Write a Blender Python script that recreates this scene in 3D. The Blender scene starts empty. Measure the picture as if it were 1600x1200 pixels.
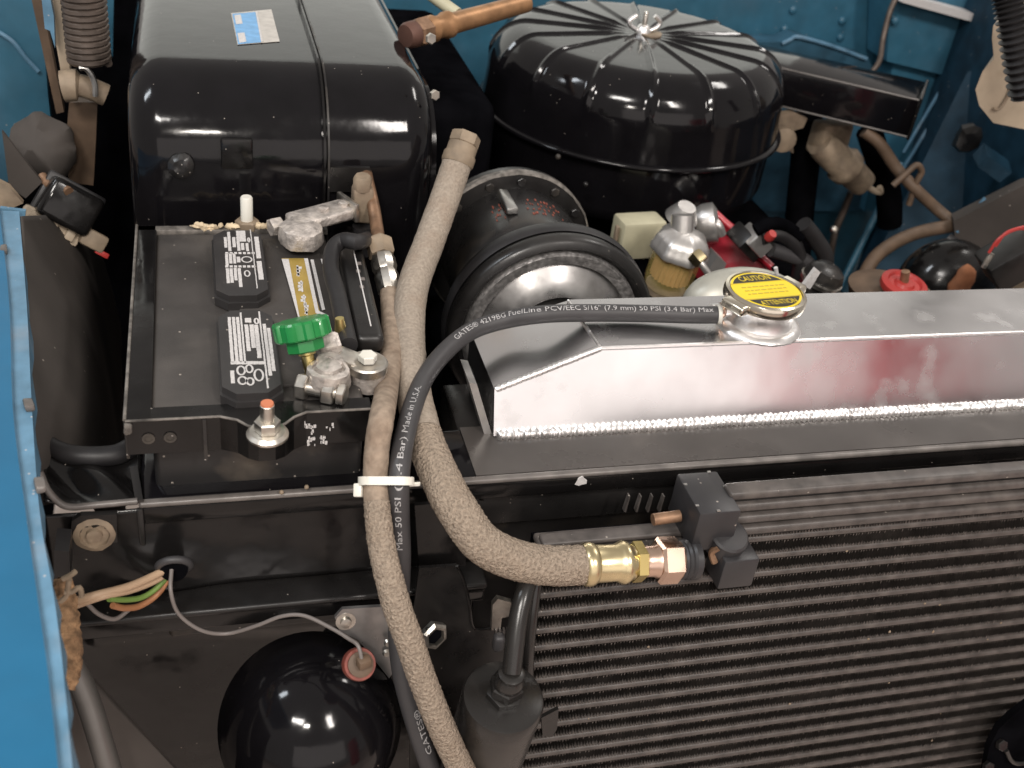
import bpy, bmesh, math, random
from mathutils import Vector, Matrix
random.seed(7)
SC = bpy.context.scene
COL = SC.collection
V = Vector

# ------------------------------------------------------------------ camera
FPX = 1700.0                      # focal length in pixels of a 1600 px wide frame
PITCH, YAW, ROLL = map(math.radians, (33.5, 18.6, 7.9))
EYE = V((0, 0, .402))
_f = V((math.sin(YAW)*math.cos(PITCH), math.cos(YAW)*math.cos(PITCH), -math.sin(PITCH)))
_r0 = V((math.cos(YAW), -math.sin(YAW), 0)); _u0 = _r0.cross(_f)
_r = _r0*math.cos(ROLL) + _u0*math.sin(ROLL)
_u = -_r0*math.sin(ROLL) + _u0*math.cos(ROLL)
cd = bpy.data.cameras.new('camera'); cam = bpy.data.objects.new('camera', cd); COL.objects.link(cam)
cd.sensor_width = 36; cd.lens = FPX/1600*36; cd.clip_start = .01; cd.clip_end = 60
cam.matrix_world = Matrix(((_r.x, _u.x, -_f.x, EYE.x), (_r.y, _u.y, -_f.y, EYE.y), (_r.z, _u.z, -_f.z, EYE.z), (0, 0, 0, 1)))
SC.camera = cam
cd.dof.use_dof = True; cd.dof.focus_distance = .78; cd.dof.aperture_fstop = 10.0

# ------------------------------------------------------------------ light
w = bpy.data.worlds.new('World'); SC.world = w; w.use_nodes = True
bg = w.node_tree.nodes['Background']; bg.inputs[0].default_value = (1.0, .925, .865, 1); bg.inputs[1].default_value = .41
def lamp(name, loc, target, sx, sy, power, color):
    l = bpy.data.lights.new(name, 'AREA'); l.shape = 'RECTANGLE'; l.size = sx; l.size_y = sy
    l.energy = power; l.color = color
    o = bpy.data.objects.new(name, l); COL.objects.link(o); o.location = loc
    o.rotation_euler = (V(target)-V(loc)).to_track_quat('-Z', 'Y').to_euler()
    return o
lamp('ceiling_lamp', (-.9, -1.2, 2.3), (.2, .7, 0), .8, .30, 44, (1, .95, .9))
lamp('ceiling_lamp', (1.1, -1.5, 2.2), (.3, .7, 0), .30, .75, 38, (1, .93, .87))
lamp('ceiling_lamp', (-1.7, .9, 2.2), (.2, .8, 0), .30, .9, 20, (.88, .94, 1))
lamp('ceiling_lamp', (2.2, 1.6, 2.3), (.5, .8, 0), .8, .30, 18, (1, .95, .9))
lamp('rear_fill_lamp', (.6, 4.4, 1.05), (.5, 1.0, .15), 5.0, 1.8, 21, (.97, 1, .92))  # added lamp behind, gives the black tops their pale reflection
lamp('front_door_light', (.4, -3.2, .62), (.4, .6, 0), 4.2, 1.9, 24, (1, .9, .86))
lamp('work_lamp', (-.12, -.35, .75), (.25, .65, -.05), .10, .06, 3.2, (1, .93, .85))
vs = SC.view_settings; vs.view_transform = 'Standard'; vs.look = 'None'; vs.exposure = 0; vs.gamma = 1
SC.cycles.use_denoising = True
SC.cycles.max_bounces = 8; SC.cycles.caustics_reflective = False; SC.cycles.caustics_refractive = False

# ------------------------------------------------------------------ point helpers (photo pixel on a chosen plane -> real place)
def ray(x, y): return _r*((x-800)/FPX) + _u*((600-y)/FPX) + _f
def pz(x, y, z): d = ray(x, y); return EYE + d*((z-EYE.z)/d.z)
def pp(x, y, P0, n): d = ray(x, y); return EYE + d*((V(P0)-EYE).dot(V(n))/d.dot(V(n)))
def py(x, y, Y): d = ray(x, y); return EYE + d*(Y/d.y)
def pX(x, y, X): d = ray(x, y); return EYE + d*(X/d.x)

# ------------------------------------------------------------------ mesh helpers
def basis(axis, hint=(0, 0, 1)):
    a = V(axis).normalized(); h = V(hint)
    if abs(a.dot(h.normalized())) > .97: h = V((1, 0, 0)) if abs(a.x) < .9 else V((0, 1, 0))
    x = (h - a*h.dot(a)).normalized(); y = a.cross(x)
    return x, y, a
def crom(pts, n=10):
    P = [V(p) for p in pts]
    if len(P) < 3: return P
    P = [P[0]*2-P[1]] + P + [P[-1]*2-P[-2]]
    out = []
    for i in range(1, len(P)-2):
        a, b, c, d = P[i-1:i+3]
        for k in range(n):
            t = k/n
            out.append(.5*((2*b)+(c-a)*t+(2*a-5*b+4*c-d)*t*t+(3*b-a-3*c+d)*t**3))
    out.append(P[-2]); return out
class MB:
    def __init__(s): s.bm = bmesh.new()
    def add(s, vs, fs):
        vv = [s.bm.verts.new(v) for v in vs]
        for f in fs:
            try: s.bm.faces.new([vv[i] for i in f])
            except ValueError: pass
        return s
    def merge(s, b):
        me = bpy.data.meshes.new('t'); b.to_mesh(me); b.free(); s.bm.from_mesh(me); bpy.data.meshes.remove(me); return s
    def box(s, c, size, bev=0, seg=2, rot=None):
        b = bmesh.new(); bmesh.ops.create_cube(b, size=1)
        for v in b.verts: v.co = V((v.co.x*size[0], v.co.y*size[1], v.co.z*size[2]))
        if bev: bmesh.ops.bevel(b, geom=list(b.edges), offset=bev, segments=seg, profile=.5, affect='EDGES')
        M = Matrix.Translation(V(c))
        if rot is not None: M = M @ (rot.to_4x4() if isinstance(rot, Matrix) else Matrix.Rotation(rot, 4, 'Z'))
        b.transform(M); return s.merge(b)
    def bx(s, x0, x1, y0, y1, z0, z1, bev=0, seg=2):
        return s.box(((x0+x1)/2, (y0+y1)/2, (z0+z1)/2), (abs(x1-x0), abs(y1-y0), abs(z1-z0)), bev, seg)
    def tube(s, pts, r, seg=14, cap=True, rf=None):
        P = [V(p) for p in pts]; n = len(P); rings = []
        t0 = (P[1]-P[0]).normalized(); x, y, _ = basis(t0)
        for i, p in enumerate(P):
            t = (P[min(i+1, n-1)]-P[max(i-1, 0)]).normalized()
            x = (x - t*x.dot(t)).normalized(); y = t.cross(x)
            rr = rf(i/(n-1)) if rf else (r[i] if isinstance(r, (list, tuple)) else r)
            rings.append([s.bm.verts.new(p + (x*math.cos(a)+y*math.sin(a))*rr) for a in (2*math.pi*k/seg for k in range(seg))])
        for A, B in zip(rings, rings[1:]):
            for k in range(seg): s.bm.faces.new((A[k], A[(k+1) % seg], B[(k+1) % seg], B[k]))
        if cap: s.bm.faces.new(rings[0][::-1]); s.bm.faces.new(rings[-1])
        return s
    def lathe(s, prof, o, axis, seg=32, cap=True, hint=(0, 0, 1), rmod=None, cap0=True):
        x, y, a = basis(axis, hint); o = V(o); rings = []
        for r, h in prof:
            rings.append([s.bm.verts.new(o + a*h + (x*math.cos(t)+y*math.sin(t))*max(r, 1e-5)*(rmod(t, r, h) if rmod else 1)) for t in (2*math.pi*k/seg for k in range(seg))])
        for A, B in zip(rings, rings[1:]):
            for k in range(seg): s.bm.faces.new((A[k], A[(k+1) % seg], B[(k+1) % seg], B[k]))
        if cap:
            if cap0: s.bm.faces.new(rings[0][::-1])
            s.bm.faces.new(rings[-1])
        return s
    def hexa(s, o, axis, r, h, ch=.12, hint=(0, 0, 1), n=6):
        return s.lathe([(r*(1-ch), 0), (r, h*ch), (r, h*(1-ch)), (r*(1-ch), h)], o, axis, n, hint=hint)
    def prism(s, poly, ext):
        P = [V(p) for p in poly]; e = V(ext); n = len(P)
        return s.add(P+[p+e for p in P], [tuple(range(n))[::-1], tuple(range(n, 2*n))] + [(i, (i+1) % n, n+(i+1) % n, n+i) for i in range(n)])
    def sphere(s, c, r, seg=20, rings=12, rot=None):
        b = bmesh.new(); bmesh.ops.create_uvsphere(b, u_segments=seg, v_segments=rings, radius=1)
        rr = r if isinstance(r, (tuple, list)) else (r, r, r)
        for v in b.verts: v.co = V((v.co.x*rr[0], v.co.y*rr[1], v.co.z*rr[2]))
        if rot is not None: b.transform(rot.to_4x4())
        b.transform(Matrix.Translation(V(c))); return s.merge(b)
    def grid(s, nx, ny, fn):
        vv = [[s.bm.verts.new(fn(i/nx, j/ny)) for i in range(nx+1)] for j in range(ny+1)]
        for j in range(ny):
            for i in range(nx): s.bm.faces.new((vv[j][i], vv[j][i+1], vv[j+1][i+1], vv[j+1][i]))
        return s
    def jitter(s, amt, sc=1):
        from mathutils import noise
        for v in s.bm.verts:
            v.co += noise.noise_vector(v.co*sc)*amt
        return s
    def bevel(s, w, seg=2, ang=30):
        es = [e for e in s.bm.edges if len(e.link_faces) == 2 and e.calc_face_angle(0) > math.radians(ang)]
        bmesh.ops.bevel(s.bm, geom=es, offset=w, segments=seg, profile=.5, affect='EDGES', clamp_overlap=True); return s
    def build(s, name, mat, parent=None, ang=38, solid=0):
        bm = s.bm; bmesh.ops.recalc_face_normals(bm, faces=bm.faces)
        me = bpy.data.meshes.new(name); bm.to_mesh(me); bm.free()
        me.polygons.foreach_set('use_smooth', [True]*len(me.polygons)); me.set_sharp_from_angle(angle=math.radians(ang))
        me.materials.append(mat)
        o = bpy.data.objects.new(name, me); COL.objects.link(o)
        if parent is not None:
            o.parent = parent
            if parent.type == 'EMPTY': o.location = -parent.location
        if solid:
            m = o.modifiers.new('thickness', 'SOLIDIFY'); m.thickness = solid; m.offset = 0
        return o
def tag(o, label, cat, group=None):
    o['label'] = label; o['category'] = cat
    if group: o['group'] = group
    return o
def thing(name, label, cat, loc=(0, 0, 0), group=None):
    o = bpy.data.objects.new(name, None); COL.objects.link(o); o.location = loc; o.empty_display_size = .02
    return tag(o, label, cat, group)

# ------------------------------------------------------------------ materials
def mat(name, col, rough=.5, metal=0, var=0, vscale=30, rvar=0, bump=0, bscale=200, speck=0, speck_col=(.45, .4, .35), speck_scale=260,
        dirt=0, dirt_col=(.2, .16, .12), dirt_scale=18, coat=0, stretch=None, trans=0, ior=1.5, detail=4, spec=.5, bdist=.0006):
    m = bpy.data.materials.new(name); m.use_nodes = True; nt = m.node_tree; N = nt.nodes; L = nt.links
    b = N['Principled BSDF']; b.inputs['Metallic'].default_value = metal; b.inputs['Roughness'].default_value = rough
    b.inputs['IOR'].default_value = ior; b.inputs['Transmission Weight'].default_value = trans
    b.inputs['Coat Weight'].default_value = coat; b.inputs['Coat Roughness'].default_value = .06
    b.inputs['Specular IOR Level'].default_value = spec
    tc = N.new('ShaderNodeTexCoord'); src = tc.outputs['Object']
    if stretch:
        mp = N.new('ShaderNodeMapping'); mp.inputs['Scale'].default_value = stretch; L.new(src, mp.inputs[0]); src = mp.outputs[0]
    def noise(scale, det=detail, s=src):
        n = N.new('ShaderNodeTexNoise'); n.inputs['Scale'].default_value = scale; n.inputs['Detail'].default_value = det
        L.new(s, n.inputs['Vector']); return n.outputs['Fac']
    def ramp(fac, a, c):
        r = N.new('ShaderNodeMapRange'); r.inputs[1].default_value = a; r.inputs[2].default_value = c; L.new(fac, r.inputs[0]); return r.outputs[0]
    def mix(fac, A, B):
        x = N.new('ShaderNodeMix'); x.data_type = 'RGBA'
        if isinstance(fac, float): x.inputs[0].default_value = fac
        else: L.new(fac, x.inputs[0])
        for k, c in ((6, A), (7, B)):
            if isinstance(c, tuple): x.inputs[k].default_value = (*c, 1)
            else: L.new(c, x.inputs[k])
        return x.outputs[2]
    def mul(a, k):
        q = N.new('ShaderNodeMath'); q.operation = 'MULTIPLY'; L.new(a, q.inputs[0]); q.inputs[1].default_value = k; return q.outputs[0]
    c = tuple(col)
    if var:
        c = mix(ramp(noise(vscale), .3, .7), tuple(x*(1-var) for x in col), tuple(min(1, x*(1+var)) for x in col))
    dfac = None
    if dirt:
        dfac = mul(ramp(noise(dirt_scale, 8, tc.outputs['Object']), .62-.25*dirt, .72), min(1, dirt*1.3)); c = mix(dfac, c, dirt_col)
    if speck:
        vn = N.new('ShaderNodeTexVoronoi'); vn.inputs['Scale'].default_value = speck_scale; L.new(tc.outputs['Object'], vn.inputs['Vector'])
        sep = N.new('ShaderNodeSeparateColor'); L.new(vn.outputs['Color'], sep.inputs[0])
        pick = N.new('ShaderNodeMath'); pick.operation = 'LESS_THAN'; L.new(sep.outputs[0], pick.inputs[0]); pick.inputs[1].default_value = speck
        near = N.new('ShaderNodeMath'); near.operation = 'LESS_THAN'; L.new(vn.outputs['Distance'], near.inputs[0]); near.inputs[1].default_value = .2
        c = mix(mul(mulv(N, L, pick.outputs[0], near.outputs[0]), .6), c, speck_col)
    if isinstance(c, tuple): b.inputs['Base Color'].default_value = (*c, 1)
    else: L.new(c, b.inputs['Base Color'])
    if rvar or dirt:
        q = N.new('ShaderNodeMapRange'); L.new(noise(vscale*1.7, 6), q.inputs[0]); q.inputs[1].default_value = .3; q.inputs[2].default_value = .7
        q.inputs[3].default_value = max(.02, rough-rvar); q.inputs[4].default_value = min(1, rough+rvar)
        out = q.outputs[0]
        if dfac is not None:
            a = N.new('ShaderNodeMath'); a.operation = 'ADD'; a.use_clamp = True; L.new(out, a.inputs[0]); L.new(mul(dfac, .5), a.inputs[1]); out = a.outputs[0]
        L.new(out, b.inputs['Roughness'])
    if bump:
        bn = N.new('ShaderNodeBump'); bn.inputs['Strength'].default_value = bump; bn.inputs['Distance'].default_value = bdist
        L.new(noise(bscale, 3), bn.inputs['Height']); L.new(bn.outputs[0], b.inputs['Normal'])
    return m
def mulv(N, L, a, b):
    q = N.new('ShaderNodeMath'); q.operation = 'MULTIPLY'; L.new(a, q.inputs[0]); L.new(b, q.inputs[1]); return q.outputs[0]

M = {}
M['gloss'] = mat('gloss_black_paint', (.006, .0055, .0065), .11, var=.2, rvar=.04, speck=.006, speck_scale=420, bump=.12, bscale=40, bdist=.002, ior=1.38)
M['gloss_old'] = mat('black_paint_dusty', (.007, .0065, .0065), .18, var=.3, rvar=.10, speck=.006, speck_scale=420, dirt=.3, dirt_col=(.018, .016, .015), dirt_scale=14, bump=.35, bscale=18, bdist=.005, ior=1.42)
M['satin'] = mat('satin_black', (.012, .0112, .011), .34, var=.3, rvar=.12, speck=.01, speck_scale=400, dirt=.35, dirt_col=(.035, .03, .027), dirt_scale=14)
M['worn'] = mat('worn_black_edge', (.018, .017, .017), .3, speck=.12, speck_scale=330, speck_col=(.5, .46, .42), dirt=.5, dirt_col=(.09, .075, .06), dirt_scale=30)
M['void'] = mat('black_gap_shade', (.004, .004, .005), .9, var=.4, spec=0, ior=1.05)  # flat black holding the shade of gaps; some black parts share it
M['battery'] = mat('battery_plastic', (.048, .043, .040), .5, var=.25, vscale=22, rvar=.1, speck=.05, dirt=.45, dirt_col=(.1, .088, .078), dirt_scale=12, bump=.25, bscale=900)
M['batdark'] = mat('battery_side_plastic', (.018, .017, .017), .4, speck=.08, dirt=.3)
M['cap'] = mat('vent_cap_plastic', (.03, .028, .028), .42, var=.2, dirt=.3, dirt_col=(.08, .07, .065), speck=.03)
M['print'] = mat('white_print', (.58, .56, .55), .55, var=.12, vscale=500)
M['fadeprint'] = mat('faded_print', (.42, .41, .41), .6, var=.3, vscale=700)
M['gold'] = mat('gold_label', (.36, .25, .06), .45, var=.2)
M['alu'] = mat('aluminium_sheet', (.84, .835, .84), .24, 1, var=.05, vscale=8, rvar=.07, bump=.16, bscale=9, bdist=.005, dirt=.22, dirt_col=(.6, .58, .56), dirt_scale=26, detail=5)
M['alu_dull'] = mat('dull_aluminium', (.55, .54, .52), .38, 1, var=.2, rvar=.12, bump=.3, bscale=90)
M['weld'] = mat('weld_metal', (.92, .9, .89), .36, 1, rvar=.08, bump=.3, bscale=400)
M['zinc'] = mat('zinc_steel', (.6, .57, .52), .34, 1, var=.2, vscale=90, rvar=.1, dirt=.4, dirt_col=(.4, .33, .25), dirt_scale=60)
M['lead'] = mat('corroded_lead', (.58, .53, .49), .46, .6, var=.35, vscale=120, rvar=.15, bump=.9, bscale=260, bdist=.0012, dirt=.5, dirt_col=(.55, .5, .44), dirt_scale=90)
M['rubber'] = mat('hose_rubber', (.045, .043, .045), .5, var=.15, rvar=.08, dirt=.2, dirt_col=(.08, .075, .07))
M['rubber_dark'] = mat('black_rubber', (.017, .016, .017), .5, var=.2, rvar=.1)
M['cloth'] = mat('dusty_cloth_hose', (.315, .255, .20), .93, var=.3, vscale=520, bump=1, bscale=520, bdist=.003, dirt=.3, dirt_col=(.28, .215, .16), dirt_scale=60, spec=.12)
M['cloth_s'] = mat('smooth_cloth_hose', (.325, .275, .225), .9, var=.18, vscale=420, bump=.6, bscale=520, bdist=.0015, dirt=.4, dirt_col=(.27, .2, .15), dirt_scale=40, spec=.15)
M['brass'] = mat('brass', (.66, .56, .34), .3, 1, var=.12, rvar=.08)
M['brass_y'] = mat('yellow_brass', (.6, .48, .2), .32, 1, var=.1)
M['copper'] = mat('copper_brass', (.66, .48, .38), .3, 1, var=.12, rvar=.07)
M['rust'] = mat('rusty_copper', (.26, .155, .095), .5, .5, var=.35, vscale=90, bump=.4, bscale=300)
M['blue'] = mat('blue_body_paint', (.012, .125, .25), .38, var=.06, rvar=.05, speck=.008, speck_scale=300, coat=0, speck_col=(.5, .55, .6))
M['blue_old'] = mat('blue_paint_dusty', (.036, .13, .20), .42, var=.15, rvar=.1, speck=.02, dirt=.4, dirt_col=(.05, .09, .13), dirt_scale=7)
M['blue_edge'] = mat('blue_paint_worn_lit_edge', (.11, .23, .34), .38, var=.2, vscale=60, speck=.06, speck_col=(.55, .52, .5), dirt=.35, dirt_col=(.3, .33, .36), dirt_scale=25)  # paler blue carries edge sheen as well as chips
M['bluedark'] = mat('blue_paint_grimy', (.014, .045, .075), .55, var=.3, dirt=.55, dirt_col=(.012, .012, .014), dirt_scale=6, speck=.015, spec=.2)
M['bluemid'] = mat('blue_paint_shaded', (.035, .10, .155), .55, var=.3, dirt=.45, dirt_col=(.02, .03, .04), dirt_scale=9, spec=.25)  # firewall blue darkened for the shaded recess
M['dark_apron'] = mat('dusty_undercoat', (.062, .053, .047), .8, var=.25, vscale=14, speck=.015, speck_scale=200, bump=.2, bscale=200)
M['red'] = mat('red_paint', (.48, .014, .035), .3, var=.15, coat=.3, dirt=.2)
M['redplastic'] = mat('red_plastic', (.42, .04, .035), .4, var=.1)
M['washer'] = mat('faded_red_fibre', (.20, .05, .035), .6, var=.3, vscale=200)
M['redprint'] = mat('red_print', (.26, .07, .045), .6, var=.2)
M['green'] = mat('green_plastic', (.01, .20, .045), .38, var=.1, coat=.2)
M['cream'] = mat('cream_plastic', (.5, .47, .33), .5, var=.15, dirt=.35)
M['tan'] = mat('tan_grimy', (.26, .20, .14), .65, var=.3, vscale=60, dirt=.4, dirt_col=(.16, .11, .08), dirt_scale=40, bump=.4, bscale=180)
M['beige'] = mat('beige_plastic', (.42, .34, .25), .6, var=.15, vscale=25, dirt=.3, dirt_col=(.2, .15, .1), dirt_scale=26)
M['yellow'] = mat('yellow_sticker', (.83, .62, .02), .45, var=.05)
M['black_ink'] = mat('black_ink', (.02, .016, .012), .5)
M['grey_ink'] = mat('faint_ink', (.5, .38, .05), .5)
M['white'] = mat('white_nylon', (.72, .70, .63), .4, var=.05)
M['spring'] = mat('spring_steel', (.12, .095, .08), .5, .6, var=.3, vscale=60, rvar=.1)
M['cond'] = mat('condenser_black', (.078, .068, .063), .42, var=.35, vscale=80, dirt=.4, dirt_col=(.14, .12, .105), dirt_scale=60, speck=.04)
M['fin'] = mat('condenser_fin', (.036, .031, .028), .5, .1, var=.3, vscale=120)
M['block'] = mat('black_anodised', (.03, .029, .031), .4, var=.2, dirt=.25, dirt_col=(.11, .1, .1), speck=.06)
M['drier'] = mat('drier_black', (.018, .0165, .0155), .27, var=.2, rvar=.06, dirt=.2, dirt_col=(.09, .08, .07))
M['shroud'] = mat('pale_metal', (.5, .49, .43), .42, .3, var=.2, dirt=.3)
M['glass'] = mat('filter_glass', (.6, .48, .16), .05)
M['glass'].node_tree.nodes['Principled BSDF'].inputs['Alpha'].default_value = .3
M['pleat'] = mat('filter_paper', (.5, .28, .12), .8, var=.2)
M['cast'] = mat('cast_zinc', (.62, .6, .58), .36, .8, var=.15, bump=.3, bscale=160)
M['wire_tan'] = mat('wire_tan', (.46, .32, .21), .5, var=.1)
M['wire_or'] = mat('wire_orange', (.38, .17, .08), .5, var=.1)
M['wire_gr'] = mat('wire_green', (.16, .26, .06), .5)
M['wire_grey'] = mat('wire_grey', (.17, .15, .14), .45)
M['stickblue'] = mat('sticker_blue', (.16, .38, .66), .5, var=.15, vscale=120)
M['stickgrey'] = mat('sticker_grey', (.5, .47, .43), .5, var=.15, vscale=120)
M['floor'] = mat('garage_concrete', (.58, .49, .44), .7, var=.25, vscale=3, bump=.2, bscale=40)
M['orange'] = mat('orange_paint', (.6, .2, .1), .55, var=.2)
M['hosebrown'] = mat('brown_vacuum_hose', (.115, .075, .048), .6, var=.25, vscale=50)
M['alu_header'] = mat('radiator_black', (.03, .028, .028), .45, var=.2, dirt=.3)

M['shelf'] = mat('dusty_shelf_paint', (.10, .09, .084), .32, .25, var=.25, vscale=12, rvar=.08, dirt=.3, dirt_col=(.16, .135, .115), dirt_scale=12)
M['teeth'] = mat('bent_fin_edges', (.088, .076, .069), .5, .2, var=.5, vscale=300)
M['edgewear'] = mat('worn_bright_edge', (.22, .20, .18), .4, .4, var=.45, vscale=160, rvar=.1, dirt=.6, dirt_col=(.03, .028, .026), dirt_scale=55)
M['lip_lit'] = mat('dusty_lit_lip', (.15, .135, .125), .35, .1, var=.3, vscale=60, dirt=.4, dirt_col=(.05, .045, .042), dirt_scale=40)  # edge highlight of the lip put into its pale colour
M['hub'] = mat('clutch_steel', (.36, .35, .345), .34, .85, var=.25, vscale=40, rvar=.12, dirt=.3, dirt_col=(.07, .06, .055))

# ------------------------------------------------------------------ setting
g = MB().add([V((-4, -4, -.95)), V((5, -4, -.95)), V((5, 5, -.95)), V((-4, 5, -.95))], [(0, 1, 2, 3)]).build('ground', M['floor'])
g['kind'] = 'structure'
def proj(P):
    d = V(P)-EYE; k = d.dot(_f); return 800+FPX*d.dot(_r)/k, 600-FPX*d.dot(_u)/k
def arclen(path):
    s = [0]
    for a, b in zip(path, path[1:]): s.append(s[-1]+(b-a).length)
    return s
def arc_at(path, x, y):
    s = arclen(path); best = min(range(len(path)), key=lambda i: (proj(path[i])[0]-x)**2+(proj(path[i])[1]-y)**2); return s[best]
_txt = {}
def text_mesh(string):
    if string in _txt: return _txt[string]
    c = bpy.data.curves.new('t', 'FONT'); c.body = string; c.size = 1; c.resolution_u = 2
    o = bpy.data.objects.new('t', c); COL.objects.link(o); bpy.context.view_layer.update()
    dg = bpy.context.evaluated_depsgraph_get(); me = o.evaluated_get(dg).to_mesh()
    vs = [tuple(v.co) for v in me.vertices]; fs = [tuple(p.vertices) for p in me.polygons]
    o.evaluated_get(dg).to_mesh_clear(); bpy.data.objects.remove(o); bpy.data.curves.remove(c)
    x0 = min(v[0] for v in vs); x1 = max(v[0] for v in vs)
    vs = [(v[0]-x0, v[1]) for v in vs]; _txt[string] = (vs, fs, x1-x0); return _txt[string]
def text_on_tube(string, path, r, s0, s1, ref, name, m, parent, h=None, off=0.0):
    vs, fs, wd = text_mesh(string); S = arclen(path); k = (s1-s0)/wd; hk = h if h else abs(k); out = []
    for x, y in vs:
        s = s0+x*k; i = 0
        while i < len(S)-2 and S[i+1] < s: i += 1
        t = (path[i+1]-path[i]); u = (s-S[i])/max(1e-9, S[i+1]-S[i]); c = path[i]+t*u; t = t.normalized()
        n = (ref - t*ref.dot(t)).normalized(); b = n.cross(t)
        a = (y-.35)*hk/r + off
        out.append(c + (n*math.cos(a)+b*math.sin(a))*(r+.00035))
    return MB().add(out, fs).build(name, m, parent, ang=80)
def text_flat(string, o, ux, uy, width, name, m, parent, h=None):
    vs, fs, wd = text_mesh(string); k = width/wd; hk = h if h else k
    return MB().add([V(o)+V(ux)*(x*k)+V(uy)*(y*hk) for x, y in vs], fs).build(name, m, parent, ang=80)
def bolt(name, o, axis, r, h, m, parent=None, washer=0, stud=0, sr=None):
    b = MB()
    if washer: b.lathe([(washer, 0), (washer, h*.18), (washer*.9, h*.28)], o, axis, 22); o = V(o)+V(axis).normalized()*h*.28
    b.hexa(o, axis, r, h)
    if stud: b.lathe([(sr or r*.55, 0), (sr or r*.55, stud), ((sr or r*.55)*.8, stud*1.08)], V(o)+V(axis).normalized()*h*.98, axis, 14)
    return b.build(name, m, parent, ang=30)

Z = V((0, 0, 1)); X = V((1, 0, 0)); Y = V((0, 1, 0)); CAMDIR = -_f

# ================================================================== CORE SUPPORT (black front panel)
cs = thing('core_support', 'glossy black front panel with ledge that carries battery and radiator', 'panel', (-.05, .56, -.2))
# ledge: left end rises to the fender
b = MB()
b.bx(-.047, .9, .553, .61, -.075, -.060, .004, 3)
b.build('ledge', M['gloss'], cs)
MB().bx(-.047, .9, .5478, .5535, -.0628, -.0585, .0018, 3).build('ledge_lip', M['lip_lit'], cs)  # bright lip line carried by a lighter colour
MB().bx(-.047, .9, .5486, .5535, -.076, -.0630, .001, 2).build('lip_front', M['gloss_old'], cs)
MB().bx(.170, .9, .5537, .6085, -.0598, -.0588).build('radiator_shelf', M['shelf'], cs)
# left tray corner, dipping sheet
def cor(u, v):
    p = pz(70+u*150, 795-10*u-v*75, -.062); z = -.062 + .03*max(0, .35-u)**1.5 + .004*math.sin(u*9+v*5)*math.sin(v*3.1)
    return V((p.x, p.y, z))
MB().grid(24, 14, cor).build('corner_sheet', M['gloss_old'], cs, solid=.0015)
lipP = crom([py(62, 738, .56), py(74, 765, .555), py(92, 785, .552), py(110, 792, .5505), py(140, 790, .5502), py(215, 783, .5502)], 8)
MB().tube(lipP, .0022, 10).build('corner_bead', M['lip_lit'], cs)
# upper front face with soft dents, lip bead and lower shelf
def face(u, v):
    x = -.105+u*.283; z = -.066 - v*.062
    d = .0035*math.sin(u*11)*math.exp(-((v-.5)/.4)**2) + .006*math.exp(-(((u-.24)/.1)**2+((v-.75)/.3)**2)) - .004*math.exp(-(((u-.75)/.16)**2+((v-.45)/.5)**2))
    return V((x, .553-d-.010*v*v, z))
MB().grid(60, 20, face).build('front_face', M['gloss_old'], cs, solid=.0012)
MB().bx(-.10, .178, .520, .545, -.1335, -.1285, .002, 3).build('shelf', M['satin'], cs)
MB().bx(-.10, .178, .524, .530, -.149, -.1345, .002, 3).build('shelf_flange', M['gloss_old'], cs)
def rec(u, v):
    x = -.22+.41*u; z = -.134-.56*v
    return V((x, .588-.004*math.sin(u*9+1)*math.sin(v*14)-.006*math.exp(-((v-.13)/.03)**2)*(1 if .3 < u < .9 else .2), z))
MB().grid(60, 60, rec).build('recess_panel', M['gloss_old'], cs, solid=.002)
# the seam weld on the ledge and strap
MB().prism([pz(203, 734, -.0592), pz(215, 732, -.0592), pz(224, 786, -.0592), pz(212, 787, -.0592)], (0, 0, .0025)).bevel(.0008).build('seam_strap', M['worn'], cs)
MB().bx(-.0485, -.0445, .5465, .5495, -.118, -.062, .001).build('seam_rib', M['satin'], cs)
# dirty round boss with bolt
p = py(148, 832, .549)
MB().prism([py(112, 815, .5475), py(126, 806, .5475), py(182, 804, .5475), py(184, 862, .5475), py(108, 866, .5475)], (0, .004, 0)).bevel(.0012).build('doubler_plate', M['satin'], cs)
MB().lathe([(.0125, 0), (.0125, .002), (.009, .0035), (.0085, .0015), (.005, .0015), (.0045, .0045), (.001, .005)], p+V((0, -.0005, 0)), (0, -1, .1), 24).jitter(.0008, 300).build('grommet_bolt', M['tan'], cs)
# grommet hole ring
p = py(272, 884, .532)
MB().tube([p+V((math.cos(a)*.0095, -.003*math.sin(a), math.sin(a)*.008)) for a in (i*math.pi/12 for i in range(25))], .0026, 10).build('grommet', M['rubber'], cs)
MB().lathe([(.0085, 0), (.0086, .0006)], p+V((0, -.003, 0)), (0, -1, .3), 20).build('grommet_hole', M['void'], cs)
# chipped paint spot and studs
p = py(908, 752, .5476)
MB().lathe([(.0042, 0), (.0038, .0004)], p, (0, -1, 0), 9, rmod=lambda t, r, h: 1+.25*math.sin(3*t+1)).build('paint_chip', M['print'], cs)
for x, y in ((440, 769), (479, 761)):
    MB().sphere(py(x, y, .5475), .0016, 8, 6).build('rust_spot', M['tan'], cs)
# lip face in front of the radiator
MB().bx(.168, .9, .5545, .562, -.105, -.0755, .001).build('lip_face', M['satin'], cs)
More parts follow.
